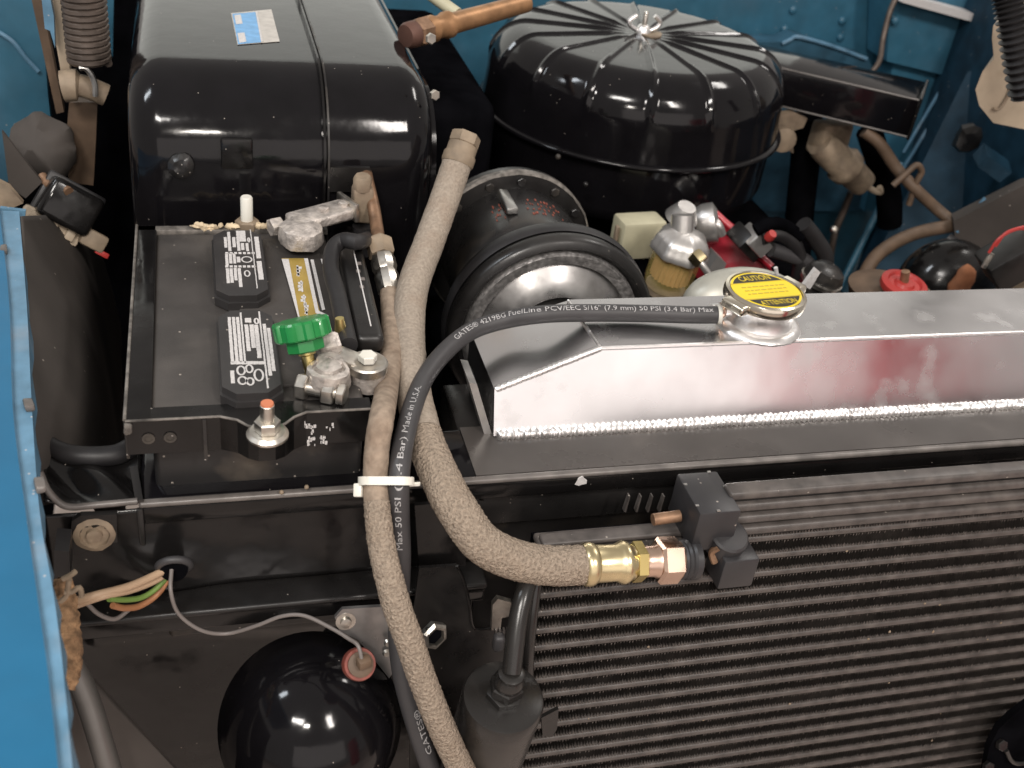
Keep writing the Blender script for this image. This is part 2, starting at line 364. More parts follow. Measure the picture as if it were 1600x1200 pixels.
# right bracket beside the condenser
MB().prism([py(655, 888, .515), py(714, 884, .515), py(722, 905, .515), py(733, 930, .515), py(740, 985, .515), py(790, 985, .512), py(800, 1260, .512), py(640, 1260, .515), py(640, 1000, .515)], (0, .0025, 0)).bevel(.0008).build('side_bracket', M['satin'], cs)
MB().tube(crom([py(714, 884, .514), py(724, 906, .514), py(733, 940, .514), py(738, 976, .514), py(748, 983, .514), py(772, 979, .514), py(776, 960, .514), py(777, 938, .514)], 5), .0011, 8).build('bracket_edge', M['gloss_old'], cs)
MB().prism([py(648, 790, .53), py(724, 783, .53), py(728, 885, .522), py(655, 892, .522)], (0, .003, 0)).bevel(.001).build('upper_bracket', M['gloss_old'], cs)
p = py(675, 990, .505)
MB().lathe([(.0105, 0), (.0105, .004), (.0085, .006), (.0068, .006), (.0068, .001)], p, (.35, -1, .25), 6).build('bracket_nut', M['zinc'], cs)
MB().lathe([(.0066, 0), (.0066, .0004)], p+V((.0007, -.002, .0005)), (.35, -1, .25), 14).build('nut_hole', M['void'], cs)
MB().lathe([(.0055, 0), (.0055, .006), (.004, .007)], py(233, 973, .584), (0, -1, .1), 12).build('panel_plug', M['satin'], cs)
# ================================================================== left fender
fe = thing('fender', 'bright blue painted fender edge running along the frame', 'fender', (-.14, .5, -.1))
ep = [(30, 330), (42, 480), (50, 640), (62, 800), (84, 930), (100, 1060), (116, 1230)]
ip = [(-2, 322), (14, 470), (20, 640), (40, 800), (58, 930), (76, 1060), (94, 1230)]
oP = crom([pz(x, y, 0.0) for x, y in ip], 6); eP = crom([pz(x, y, -.004) for x, y in ep], 6)
far = [V((p.x-.22, p.y, p.z+.012)) for p in oP]; mid = [V((p.x-.06, p.y, p.z+.008)) for p in oP]
def loft(rows):
    m = MB(); n = len(rows[0]); vv = [[m.bm.verts.new(p) for p in r] for r in rows]
    for A, B in zip(vv, vv[1:]):
        for i in range(n-1): m.bm.faces.new((A[i], A[i+1], B[i+1], B[i]))
    return m
loft([far, mid, oP]).build('top_skin', M['blue'], fe, ang=60)
gr = [V((p.x+.001, p.y, p.z-.004)) for p in oP]
dn = [V((p.x+.001+.0012*math.sin(i*1.9), p.y, p.z-.014)) for i, p in enumerate(eP)]
loft([oP, gr, eP, dn]).build('inner_flange', M['blue_edge'], fe, ang=25)
MB().prism([py(0, 325, .86), py(40, 330, .86), py(38, 352, .86), py(24, 356, .86), py(24, 400, .86), py(0, 395, .86)], (0, .004, 0)).bevel(.001).build('flange_end', M['blue_edge'], fe)
for x, y in ((45, 632), (62, 758), (5, 390)):
    MB().box(pz(x, y, -.002), (.006, .011, .005), .0015, 2, rot=.2).jitter(.001, 200).build('flange_clip', M['lip_lit'], fe)
# ================================================================== inner fender apron
ap = thing('inner_fender', 'dull black inner fender sheet with curved crease beside the battery', 'panel', (-.14, .75, -.2))
AP0, APN = V((-.128, .8, -.03)), V((1, .10, .55))
def apr(u, v):
    q = pp(20+u*175+v*15, 345+v*375-u*10, AP0, APN); c = u*1.15-v*.9+.30
    return q + APN.normalized()*(.007/(1+math.exp(-(c)*26))) - V((.15, .2, 1))*(max(0, u-.45)**2*.45+max(0, v-.75)**2*.5)
MB().grid(44, 44, apr).build('sheet', M['dark_apron'], ap, solid=.0015)
MB().bx(-.30, -.27, .3, 1.6, -.9, -.05).build('outer_sheet', M['void'], ap)
# dark cup below the apron
MB().tube(crom([pz(42, 620, -.05), pz(52, 668, -.055), pz(72, 695, -.058), pz(115, 712, -.058), pz(175, 712, -.058), pz(205, 700, -.058)], 8), .007, 10).build('lower_edge', M['rubber_dark'], ap)
# ================================================================== battery
bt = thing('car_battery', 'black car battery with two vent caps and gold label', 'battery', (.03, .68, -.2))
BX0, BX1, BY0, BY1 = -.037, .094, .566, .806
MB().bx(BX0, BX1, BY0, BY1, -.2, -.0125, .004, 3).build('case', M['batdark'], bt)
MB().bx(BX0, BX1, BY0, BY1, -.012, -.002, .003, 3).build('lid', M['battery'], bt)
MB().bx(BX0+.058, BX1-.008, BY0+.02, BY1-.015, -.004, .0006, .0015, 2).build('raised_deck', M['battery'], bt)
def vent(y0, y1):
    x0, x1 = pz(341, 610, .008).x+.001, pz(442, 600, .008).x
    c = .009
    poly = [(x0+c, y0), (x1-c, y0), (x1, y0+c), (x1, y1-c), (x1-c, y1), (x0+c, y1), (x0, y1-c), (x0, y0+c)]
    o = MB().prism([V((x, y, -.001)) for x, y in poly], (0, 0, .006)).build('vent_cap', M['cap'], bt, ang=25)
    cx, cy = (x0+x1)/2, (y0+y1)/2
    MB().prism([V((cx+(x-cx)*.93, cy+(y-cy)*.96, .0045)) for x, y in poly], (0, 0, .0055)).bevel(.0012, 2).build('cap_top', M['cap'], o, ang=25)
    return o, x0, x1
ya0, ya1 = pz(380, 468, .008).y, pz(380, 358, .008).y
yb0, yb1 = pz(390, 622, .008).y, pz(390, 486, .008).y
capA, cx0, cx1 = vent(ya0, ya1-.004); capB, _, _ = vent(yb0, yb1)
def printbars(name, parent, bars, O, ux, uy, z):
    """unreadable small print: rows of broken dashes (u0,v0,u1,v1) in the cap's own millimetres"""
    m = MB()
    for u0, v0, u1, v1 in bars:
        n = max(1, int(abs(v1-v0)/2.2))
        for k in range(n):
            a, c = v0+(v1-v0)*k/n, v0+(v1-v0)*(k+.93)/n; j = random.uniform(-.12, .12)
            m.prism([O+ux*(u*.001)+uy*(v*.001)+Z*z for u, v in ((u0+j, a), (u1+j*.5, a), (u1+j, c), (u0+j*.5, c))], (0, 0, .0002))
    return m.build(name, M['print'], parent, ang=80)
def ring(m, O, ux, uy, z, cu, cv, ru, rv, wd, n=14):
    for k in range(n):
        a0, a1 = 2*math.pi*k/n, 2*math.pi*(k+1)/n
        q = [(cu+ru*math.cos(a0), cv+rv*math.sin(a0)), (cu+ru*math.cos(a1), cv+rv*math.sin(a1)), (cu+(ru-wd)*math.cos(a1), cv+(rv-wd)*math.sin(a1)), (cu+(ru-wd)*math.cos(a0), cv+(rv-wd)*math.sin(a0))]
        m.prism([O+ux*(u*.001)+uy*(v*.001)+Z*z for u, v in q], (0, 0, .0002))
    return m
def uvz(px, py_, O, z): q = pz(px, py_, z)-O; return q.x*1000, q.y*1000
ZT = .0101
def bars_px(lst, O):
    out = []
    for x0, y0, x1, y1, wpx in lst:
        u0, v0 = uvz(x0, y0, O, ZT); u1, v1 = uvz(x1, y1, O, ZT); uc = (u0+u1)/2; wd = wpx/2.35
        out.append((uc-wd/2, min(v0, v1), uc+wd/2, max(v0, v1)))
    return out
s8 = lambda l, ox, oy, k: [(ox+a/k, oy+b_/k, ox+c/k, oy+d/k, e/k) for a, b_, c, d, e in l]
O = V((cx0, ya0, 0))
A = s8([(175, 245, 185, 375, 40), (215, 180, 235, 420, 42), (280, 245, 290, 370, 45), (335, 245, 345, 415, 42), (390, 320, 395, 405, 45), (445, 320, 455, 420, 40),
        (330, 165, 330, 245, 40), (380, 165, 400, 300, 90), (190, 450, 200, 600, 40), (240, 450, 245, 575, 42), (290, 450, 292, 575, 38), (340, 490, 345, 560, 48),
        (205, 635, 212, 820, 42), (250, 635, 262, 815, 42), (300, 630, 310, 785, 40), (355, 635, 365, 868, 44), (570, 240, 590, 510, 62), (600, 545, 625, 775, 66), (498, 150, 565, 885, 13)], 330, 340, 8)
pa = printbars('white_print', capA, bars_px(A, O), O, X, Y, ZT)
m = MB()
for (cx, cy, ru, rv) in ((445, 525, 78, 52), (450, 700, 45, 50), (470, 280, 24, 42)):
    u, v = uvz(330+cx/8, 340+cy/8, O, ZT); ring(m, O, X, Y, ZT, u, v, ru/8/2.35, rv/8/1.3, 1.1)
for k in range(7):
    for yy in (445, 612):
        u, v = uvz(330+(195+k*55)/8, 340+yy/8, O, ZT); m.box(O+V((u*.001, v*.001, ZT+.0001)), (.0022, .0030, .0002))
m.build('white_pictogram', M['print'], capA, ang=80)['kind'] = 'stuff'
O = V((cx0, yb0, 0)); k7 = 847/120
Bb = s8([(205, 180, 228, 690, 34), (252, 180, 278, 670, 34), (298, 180, 325, 680, 34), (330, 130, 368, 690, 20), (390, 262, 410, 555, 42), (450, 262, 465, 520, 46), (500, 265, 528, 632, 44),
         (405, 190, 410, 240, 70), (592, 255, 645, 825, 36), (640, 300, 685, 775, 36), (535, 118, 618, 965, 18), (232, 770, 238, 910, 40)], 330, 470, k7)
printbars('white_print', capB, bars_px(Bb, O), O, X, Y, ZT)
m = MB()
for (cx, cy, ru, rv) in ((330, 770, 50, 55), (420, 750, 45, 50), (345, 880, 52, 48), (430, 890, 45, 45), (525, 820, 55, 70), (500, 225, 32, 40)):
    u, v = uvz(330+cx/k7, 470+cy/k7, O, ZT); ring(m, O, X, Y, ZT, u, v, ru/k7/2.35, rv/k7/1.4, 1.3)
for k in range(6):
    u, v = uvz(330+(245+k*62)/k7, 470+685/k7, O, ZT); m.box(O+V((u*.001, v*.001, ZT+.0001)), (.0034, .0035, .0002))
m.build('white_pictogram', M['print'], capB, ang=80)['kind'] = 'stuff'
# gold label with white borders
zl = .0012
def strip(pts, name, m, parent, z=zl, t=.0003): return MB().prism([pz(x, y, z) for x, y in pts], (0, 0, t)).build(name, m, parent, ang=80)
lb = strip([(440, 404), (478, 404), (500, 488), (513, 494), (520, 520), (506, 528), (492, 505), (468, 505)], 'label', M['gold'], bt)
strip([(440, 405), (451, 405), (484, 580), (475, 580), (467, 500)], 'label_border', M['print'], lb, zl+.0004)
strip([(475, 404), (481, 404), (498, 486), (513, 493), (522, 530), (517, 532), (509, 498), (493, 489)], 'label_border', M['print'], lb, zl+.0004)
strip([(485, 406), (490, 406), (508, 484), (503, 485)], 'label_stripe', M['print'], bt, zl)
m = MB()
for i in range(8):
    t0, t1 = i/8, (i+.86)/8; f = lambda t, e: pz(501+22*t+e, 405+80*t, zl)
    m.prism([f(t0, 0), f(t0, 7+random.uniform(-1, 2)), f(t1, 7+random.uniform(-1, 2)), f(t1, 0)], (0, 0, .0003))
m.build('white_lettering', M['print'], bt, ang=80)
m = MB()
for i, (cx, cy) in enumerate(((465, 424), (471, 448), (475, 470), (478, 484))):
    for q in range(3):
        dx = random.uniform(-3, 3); dy = (q-1)*5
        m.prism([pz(cx+dx+a, cy+dy+c, zl+.0004) for a, c in ((-4+q, -2), (4-q, -2), (4-q, 1.6), (-3, 1.6))], (0, 0, .0003))
    m.prism([pz(cx+a, cy+c, zl+.0004) for a, c in ((-2, -9), (1, -9), (3, 8), (0, 8))], (0, 0, .0003))
m.build('label_glyphs', M['print'], lb, ang=80)
# posts under clamps, white scrapes on the front flange
for (x, y) in ((515, 590), (468, 365)):
    q = pz(x, y, .004); MB().lathe([(.014, 0), (.0135, .004), (.0095, .005), (.0088, .018), (.0075, .019)], (q.x, q.y, 0), Z, 22).build('terminal_post', M['lead'], bt)
m = MB()
for i in range(34):
    x, y = random.choice(((480, 665), (492, 672), (486, 690), (505, 688), (515, 668))); q = py(x+random.uniform(-6, 6), y+random.uniform(-6, 6), .5531)
    m.box(q, (random.uniform(.0005, .002), .0003, random.uniform(.0006, .003)))
m.build('white_scrapes', M['print'], bt)['kind'] = 'stuff'
# ================================================================== battery hold-down frame
hd = thing('battery_clamp', 'worn black steel frame clamped round the battery top', 'bracket', (.03, .68, -.01))
FX0, FX1, FY0, FY1 = -.0505, .0965, .5545, .8135
MB().bx(FX0, BX0+.0012, FY0, FY1, -.004, .0012, .001).build('side_rail', M['gloss_old'], hd)
MB().bx(FX0-.0012, FX0+.0008, FY0, FY1, -.028, .0016, .0006).build('side_flange', M['worn'], hd)
MB().bx(FX0, FX1, BY1-.001, FY1, -.004, .0012, .001).build('rear_rail', M['edgewear'], hd)
fr = [(-.0505, .5545), (-.012, .5545), (.004, .5545), (.014, .550), (.020, .5435), (.026, .5405), (.036, .5405), (.042, .5435), (.048, .550), (.056, .5545), (.0965, .5545), (.0965, BY0+.001), (-.0505, BY0+.001)]
MB().prism([V((x, y, -.0042)) for x, y in fr], (0, 0, .005)).bevel(.0008).build('front_rail', M['gloss_old'], hd)
MB().tube([V((x, y-.0008, .0012)) for x, y in fr[:11]], .00085, 8).build('front_edge', M['edgewear'], hd)
MB().tube([V((FX0-.0002, FY0, .0014)), V((FX0-.0002, FY1, .0014))], .0011, 8).build('side_edge', M['edgewear'], hd)
fl = fr[:11]
m = MB()
for (xa, ya), (xb, yb) in zip(fl, fl[1:]):
    m.prism([V((xa, ya-.0008, .001)), V((xb, yb-.0008, .001)), V((xb, yb-.0008, -.024)), V((xa, ya-.0008, -.024))], (0, .0016, 0))
m.build('front_flange', M['gloss_old'], hd)
for x, y in ((232, 685), (266, 683)):
    MB().lathe([(.0038, 0), (.0038, .0008), (.0024, .0008), (.0024, .0002)], py(x, y, .5535), (0, -1, 0), 14).build('rivet', M['worn'], hd)
MB().bx(-.0062, -.0042, .5515, .5535, -.03, .0005).build('flange_seam', M['worn'], hd)
MB().box(py(200, 670, .552), (.005, .004, .008), .0015).jitter(.001, 200).build('corner_clip', M['edgewear'], hd)
# front nut, rear rod
def jbolt(name, px_, py_, Yp, h, label, cat, nutpx):
    o = pz(px_, py_, .001); t = thing(name, label, cat, o)
    MB().lathe([(.0125, 0), (.0125, .0015), (.0105, .0035), (.0065, .004)], o, Z, 26).build('flange_washer', M['zinc'], t)
    MB().hexa(o+Z*.0035, Z, .0078, .008).build('nut', M['zinc'], t, ang=30)
    MB().lathe([(.0042, 0), (.0042, h), (.0036, h+.0006)], o+Z*.010, Z, 16).build('stud', M['zinc'], t)
    MB().lathe([(.0040, 0), (.0037, .0012)], o+Z*(.0106+h), Z, 16).build('painted_tip', M['orange'], t)
    return t
jbolt('hold_down_bolt', 418, 680, .5525, .012, 'zinc bolt with flange nut at the front edge of the battery', 'bolt', 0)
o = py(386, 352, .812)
t = thing('hold_down_rod', 'pale threaded rod with yellowish crust behind the battery', 'bolt', o)
MB().lathe([(.0048, 0), (.0048, .024), (.004, .025)], o, Z, 14).build('rod', M['white'], t)
MB().hexa(o-Z*.002, Z, .0095, .007).jitter(.0008, 300).build('nut', M['tan'], t)
m = MB()
for i in range(26):
    x = random.uniform(305, 432); q = py(x, 357-abs(x-386)*.02+random.uniform(-5, 3), .808); m.sphere(q, (random.uniform(.002, .005), .003, random.uniform(.0012, .003)), 8, 6)
m.jitter(.0012, 400).build('crust', mat('yellow_crust', (.62, .5, .34), .9, var=.3, vscale=120), t)
# ================================================================== terminals
tc_ = thing('rear_battery_terminal', 'corroded grey clamp on the rear battery post', 'terminal', pz(468, 360, .01))
q = pz(470, 368, .012)
MB().lathe([(.0165, -.006), (.0175, -.002), (.0165, .007), (.010, .010), (.004, .0105)], q, (.05, 0, 1), 24).jitter(.0022, 120).build('clamp_ring', M['lead'], tc_)
pA, pB = pz(455, 352, .016), pz(545, 328, .018)
dr = (pB-pA).normalized(); side = Z.cross(dr).normalized()
rotm = Matrix((dr, side, dr.cross(side))).transposed()
MB().box((pA+pB)/2+Z*.001, ((pB-pA).length, .024, .010), .003, 3, rot=rotm).jitter(.0016, 130).build('cable_bar', M['lead'], tc_)
MB().box(pB+Z*.003-dr*.001, (.004, .028, .016), .001, 2, rot=rotm).build('strap_end', M['zinc'], tc_)
for k in (-.006, .006): MB().hexa((pA+pB)/2+dr*.012+dr*k*1.6+Z*.0055, Z, .0045, .003).build('strap_screw', M['lead'], tc_)
q2 = pz(440, 352, .012); MB().hexa(q2, -dr, .0075, .010).jitter(.0008, 200).build('clamp_nut', M['lead'], tc_)
tf = thing('front_battery_terminal', 'front battery clamp with bolts and cable lug', 'terminal', pz(515, 590, .01))
q = pz(513, 586, .012)
MB().lathe([(.0125, -.010), (.0140, -.004), (.0130, .005), (.0100, .0065), (.0095, .004), (.0080, .004), (.0075, .0075), (.002, .008)], q, (0, 0, 1), 26).jitter(.0016, 150).build('clamp_ring', M['lead'], tf)
a0, a1 = pz(474, 604, .006), pz(536, 616, .006); d2 = (a1-a0).normalized()
MB().hexa(a0-d2*.004, d2, .0088, .007).build('bolt_head', M['zinc'], tf)
MB().tube([a0, a1], .0046, 12).build('bolt_shank', M['zinc'], tf)
MB().hexa(a0+d2*.013, d2, .0085, .008).build('nut', M['zinc'], tf); MB().hexa(a0+d2*.0225, d2, .0075, .0055).build('nut', M['zinc'], tf)
q3 = pz(509, 545, .014)
MB().hexa(q3-V((.005, 0, 0)), (1, .2, .1), .010, .014).jitter(.001, 200).build('clamp_lug', M['lead'], tf)
cl = thing('cable_lug', 'bright zinc ring lug with white bolt beside the front terminal', 'lug', pz(560, 565, .012))
l0, l1 = pz(530, 552, .014), pz(574, 570, .008)
dl = (l1-l0).normalized(); sl = Z.cross(dl).normalized(); rl = Matrix((dl, sl, dl.cross(sl))).transposed()
MB().box((l0+l1)/2, ((l1-l0).length, .016, .003), .001, 2, rot=rl).build('tongue', M['zinc'], cl)
MB().lathe([(.0125, -.004), (.0135, -.003), (.0135, .002), (.0125, .003), (.008, .003)], l1, Z, 26).build('ring', M['zinc'], cl)
MB().lathe([(.0115, -.016), (.012, -.004)], l1, Z, 20).jitter(.001, 200).build('sleeve', M['lead'], cl)
MB().hexa(l1+Z*.003, Z, .0062, .0055).build('bolt_head', M['white'], cl)
# green knob disconnect
gk = thing('battery_switch_knob', 'green ridged plastic knob on a brass screw over the gold label', 'knob', pz(480, 540, .02))
k0 = pz(470, 508, .036); ka = (pz(484, 572, .012)-k0).normalized()
MB().lathe([(.012, -.004), (.0165, -.0035), (.0175, -.002), (.0175, .0075), (.0165, .0085)], k0, ka, 144, rmod=lambda t, r, h: 1+(.075*max(-.6, min(.6, 2*math.sin(t*9))) if r > .016 else 0)).build('knob', M['green'], gk, ang=25)
MB().hexa(k0+ka*.0085, ka, .0125, .0085, n=8).build('collar', M['green'], gk, ang=30)
MB().lathe([(.0058, .017), (.0058, .019), (.0042, .020), (.0040, .034), (.003, .038)], k0, ka, 20).build('screw', M['brass_y'], gk)
MB().lathe([(.0035, 0), (.0042, .004), (.003, .012)], pz(533, 522, .012), (-.1, .1, 1), 12).build('brass_stud', M['brass_y'], gk)
# ================================================================== cables on the battery's right
cp = crom([py(580, 372, .80), pz(560, 378, .022), pz(536, 376, .020), pz(520, 390, .016), pz(517, 420, .013), pz(526, 455, .012), pz(534, 490, .012), pz(545, 540, .012)], 8)
tag(MB().tube(cp, .0062, 14).build('battery_cable', M['rubber_dark'], None), 'glossy black cable curving over the battery to the front terminal', 'cable')
hs = thing('cable_cover', 'long black plastic cover lying along the battery edge', 'cover', pz(560, 460, 0))
c0, c1 = pz(545, 392, .004), pz(578, 540, .004); cdr = (c1-c0).normalized(); csd = Z.cross(cdr); rc = Matrix((cdr, csd, Z)).transposed()
MB().box((c0+c1)/2, ((c1-c0).length, .020, .014), .005, 4, rot=rc).build('shell', M['satin'], hs)
MB().box((c0+c1)/2+Z*.0072+csd*.002, ((c1-c0).length*.8, .0009, .0006), rot=rc).build('white_line', M['print'], hs)
m = MB()
for k in range(4): m.box(c0+cdr*(.034+.012*k)+Z*.0071+csd*(.004-.002*(k % 2)), (.004, .003, .0006), rot=rc)
m.build('faint_marks', M['wire_grey'], hs)
# ================================================================== radiator
rd = thing('radiator', 'welded aluminium radiator top tank with filler neck', 'radiator', (.5, .633, -.06))
xl, xc, xr = .192, .269, .86
prof = [(xl, -.058), (xl, -.024), (xc, .009), (xr, .009), (xr, -.058)]
TZ = -.0005
def tank_front(x, z): return V((x, .595+(z+.058)*.38, z))      # the front sheet leans back
prof = [(xl, -.058), (xl, -.026), (xc, TZ), (xr, TZ), (xr, -.058)]
fv = [tank_front(x, z) for x, z in prof]; bv = [V((x, .686, z)) for x, z in prof]
MB().add(fv+bv, [(0, 1, 2, 3, 4), (9, 8, 7, 6, 5)]+[(i, (i+1) % 5, 5+(i+1) % 5, 5+i) for i in range(5)]).bevel(.0016, 3).build('tank', M['alu'], rd)
def bead(P0, P1, r, name, pitch=.0036, amp=.38):
    P0, P1 = V(P0), V(P1); L_ = (P1-P0).length; n = int(L_/pitch*4); d = (P1-P0)
    return MB().tube([P0+d*(i/n)+V((0, 0, random.uniform(-1, 1)*.00015)) for i in range(n+1)], [r*(1-amp*(.5+.5*math.cos(i/4*2*math.pi))+random.uniform(-.05, .05)) for i in range(n+1)], 10).build(name, M['weld'], rd, ang=70)
bead((xl+.002, .5945, -.0575), (xr, .5945, -.0575), .0050, 'weld_bead', .0044)
bead(tank_front(xl+.001, -.026), tank_front(xc+.001, TZ-.0005), .0026, 'weld_bead', .004, .12)
bead((xc+.001, .619, TZ+.0002), (xc-.003, .684, TZ+.0002), .0013, 'weld_bead', .003, .2)
MB().tube([tank_front(xc, TZ-.0004), tank_front(xr, TZ-.0004)], .0017, 8).build('front_edge', M['weld'], rd)
MB().prism([py(733, 598, .606), py(745, 600, .606), py(772, 690, .598), py(760, 690, .598)], (0, .03, 0)).bevel(.001).build('side_bracket', M['alu_dull'], rd)
MB().bx(xl+.004, xr, .604, .680, -.75, -.0585).build('core', M['alu_header'], rd)
MB().bx(xl-.02, xl+.003, .602, .680, -.6, -.07, .002).build('side_channel', M['satin'], rd)
# filler neck and cap
NX, NY = .4065, .6425
MB().lathe([(.029, 0), (.0285, .002), (.0262, .0045), (.0255, .012), (.0262, .0185), (.0275, .020), (.0275, .0225)], (NX, NY, TZ+.0005), Z, 48, rmod=lambda t, r, h: 1+.006*math.sin(17*t)).build('filler_neck', M['weld'], rd)
MB().lathe([(.0335, 0), (.0338, .0015), (.031, .0045), (.028, .005)], (NX, NY, TZ), Z, 60, rmod=lambda t, r, h: 1+.012*math.sin(26*t)).build('neck_weld', M['weld'], rd)
nz0 = V((NX-.026, NY+.002, TZ+.0115))
MB().tube([nz0+V((.006, 0, 0)), nz0+V((-.014, .001, 0))], .0052, 14).build('overflow_nipple', M['weld'], rd)
MB().lathe([(.0055, 0), (.0062, .001), (.0062, .003)], nz0+V((-.004, 0, 0)), (-1, 0, 0), 16).build('nipple_flare', M['copper'], rd)
cz = TZ+.0268
rc_ = MB().lathe([(.0295, -.006), (.031, -.0055), (.0315, -.004), (.0315, .001), (.0305, .0028), (.0282, .0034), (.0277, .0022), (.010, .0022)], (NX, NY, cz), Z, 64).build('cap', mat('nickel_plate', (.72, .66, .55), .2, 1, var=.1, rvar=.06), rd)
rc_['label'] = 'metal radiator cap with yellow and black caution sticker'
for s, ang in ((1, 205), (1, 25)):
    a = math.radians(ang); d = V((math.cos(a), math.sin(a), 0))
    MB().box(V((NX, NY, cz-.002))+d*.032, (.014, .021, .0075), .0022, 3, rot=a).build('ear', bpy.data.materials['nickel_plate'], rc_)
sr = .0270
MB().lathe([(sr, 0), (sr, .0004)], (NX, NY, cz+.0024), Z, 48).build('sticker', M['yellow'], rc_)
def seg(y0, y1, rr, up, name, m_, z):
    pts = []
    a0 = math.asin(y0/rr)
    n = 18
    for i in range(n+1):
        a = a0+(math.pi-2*a0)*i/n; pts.append(V((rr*math.cos(a), rr*math.sin(a), 0)))
    return pts
th = math.radians(6)
RT = Matrix.Rotation(th, 3, 'Z')
def onst(p, z): return V((NX, NY, cz+z)) + RT @ V(p)
top = seg(.0125, 0, sr*.93, 1, '', None, 0)
MB().prism([onst(p, .00285) for p in top], (0, 0, .0002)).build('black_band', M['black_ink'], rc_)
MB().prism([onst(V((p.x, -p.y, 0)), .00285) for p in top][::-1], (0, 0, .0002)).build('black_band', M['black_ink'], rc_)
ux, uy = RT @ X, RT @ Y
text_flat('CAUTION', onst((-.0135, .0145, 0), .0032), ux, uy, .027, 'caution_lettering', M['yellow'], rc_, h=.0105)
text_flat('ATTENTION', onst((-.0155, -.0215, 0), .0032), ux, uy, .031, 'attention_lettering', M['yellow'], rc_, h=.0095)
m = MB()
for yy in (.0118, -.0118):
    m.prism([onst(V((x, yy+dy, 0)), .00285) for x, dy in ((-.024, 0), (.024, 0), (.024, .0008), (-.024, .0008))], (0, 0, .0002))
for r_ in range(3):
    x = -.018
    while x < .018:
        l = random.uniform(.002, .005)
        m.prism([onst(V((x+a, .0052-.005*r_+c, 0)), .00285) for a, c in ((0, 0), (l, 0), (l, .0012), (0, .0012))], (0, 0, .0002)); x += l+.0012
m.build('fine_print', M['grey_ink'], rc_)
# ================================================================== hoses
C1 = [py(716, 250, .815), py(699, 300, .80), py(672, 375, .765), py(645, 450, .715), py(638, 525, .665), py(644, 600, .61), py(662, 680, .558), py(690, 750, .522), py(717, 800, .502), py(755, 850, .488), py(810, 876, .483), py(865, 884, .482), py(917, 882, .482)]
h1 = crom(C1, 14)
sh = thing('suction_hose', 'thick tan cloth covered hose looping from compressor to brass fitting', 'hose', h1[-1])
n1 = int(len(h1)*.5)
from mathutils import noise as NZ
def fuzz(m, amp, sc):
    for v in m.bm.verts: v.co += NZ.noise_vector(v.co*sc)*amp
    return m
m = MB().tube(h1[:n1+1], .0122, 28); fuzz(m, .0004, 400).build('upper_sleeve', M['cloth_s'], sh, ang=80)
def dense(path, k):
    out = []
    for a, b_ in zip(path, path[1:]): out += [a.lerp(b_, i/k) for i in range(k)]
    return out+[path[-1]]
m = MB().tube(dense(h1[n1:], 5), .0126, 64, rf=lambda t: .0121+.0008*min(1, t*4)); fuzz(m, .0007, 620).build('lower_sleeve', M['cloth'], sh, ang=80)
t = (h1[0]-h1[2]).normalized()
MB().lathe([(.0128, -.004), (.0135, -.002), (.0135, .004), (.0122, .006), (.0122, .013), (.010, .014)], h1[0], t, 26).build('top_ferrule', M['tan'], sh)
MB().hexa(h1[0]+t*.013, t, .0125, .010).build('top_nut', M['tan'], sh, ang=30)
# brass end fitting
bf = thing('brass_hose_fitting', 'gold brass crimp and hex nuts joining thick hose to black block', 'fitting', py(917, 882, .482))
e0, e1 = py(912, 882, .482), py(1108, 872, .482); de = (e1-e0).normalized(); Le = (e1-e0).length
s_ = Le/.084
MB().lathe([(.0118, 0), (.0132, .001), (.0142, .003), (.0145, .006), (.0138, .0085), (.0125, .010), (.0122, .024), (.0135, .0265), (.0145, .029), (.0138, .032), (.0122, .034), (.0118, .036)], e0-de*.002, de, 40).build('crimp_sleeve', M['brass'], bf)
MB().hexa(e0+de*.0335, de, .0138, .0085, hint=(0, -.5, 1)).build('hex_collar', M['brass_y'], bf, ang=30)
MB().lathe([(.0098, .0415), (.0105, .044), (.0105, .049), (.0125, .053)], e0, de, 30).build('neck', M['copper'], bf)
MB().hexa(e0+de*.0515, de, .0158, .0165, hint=(0, -.3, 1)).build('hex_nut', M['copper'], bf, ang=30)
MB().lathe([(.0125, .068), (.0135, .0695), (.0125, .071), (.0138, .0725), (.0128, .0745), (.014, .076), (.0140, .080)], e0, de, 30).build('threaded_collar', M['block'], bf)
MB().lathe([(.0132, .066), (.0132, .0672)], e0, de, 24).build('copper_washer', M['rust'], bf)
# thin hose
C2 = [py(609, 455, .722), py(612, 500, .686), py(611, 550, .640), py(604, 610, .584), py(596, 655, .537), py(589, 700, .526), py(587, 750, .517), py(590, 800, .502), py(596, 850, .488), py(607, 900, .475), py(621, 950, .464), py(639, 1000, .455), py(656, 1050, .448), py(675, 1100, .441), py(696, 1150, .435), py(720, 1200, .43), py(745, 1250, .425)]
h2 = crom(C2, 10); lh = thing('discharge_hose', 'slimmer tan woven hose hanging down past the horn', 'hose', h2[-1])
n2 = int(len(h2)*.42)
fuzz(MB().tube(h2[:n2+1], .0078, 22), .0003, 400).build('upper_sleeve', mat('stained_cloth_hose', (.30, .235, .18), .85, var=.25, vscale=160, bump=.5, bscale=420, bdist=.0012, dirt=.45, dirt_col=(.15, .1, .07), dirt_scale=50, spec=.2), lh, ang=80)
fuzz(MB().tube(dense(h2[n2:], 5), .0085, 48, rf=lambda t: .0080+.0008*min(1, t*3)), .0006, 680).build('lower_sleeve', M['cloth'], lh, ang=80)
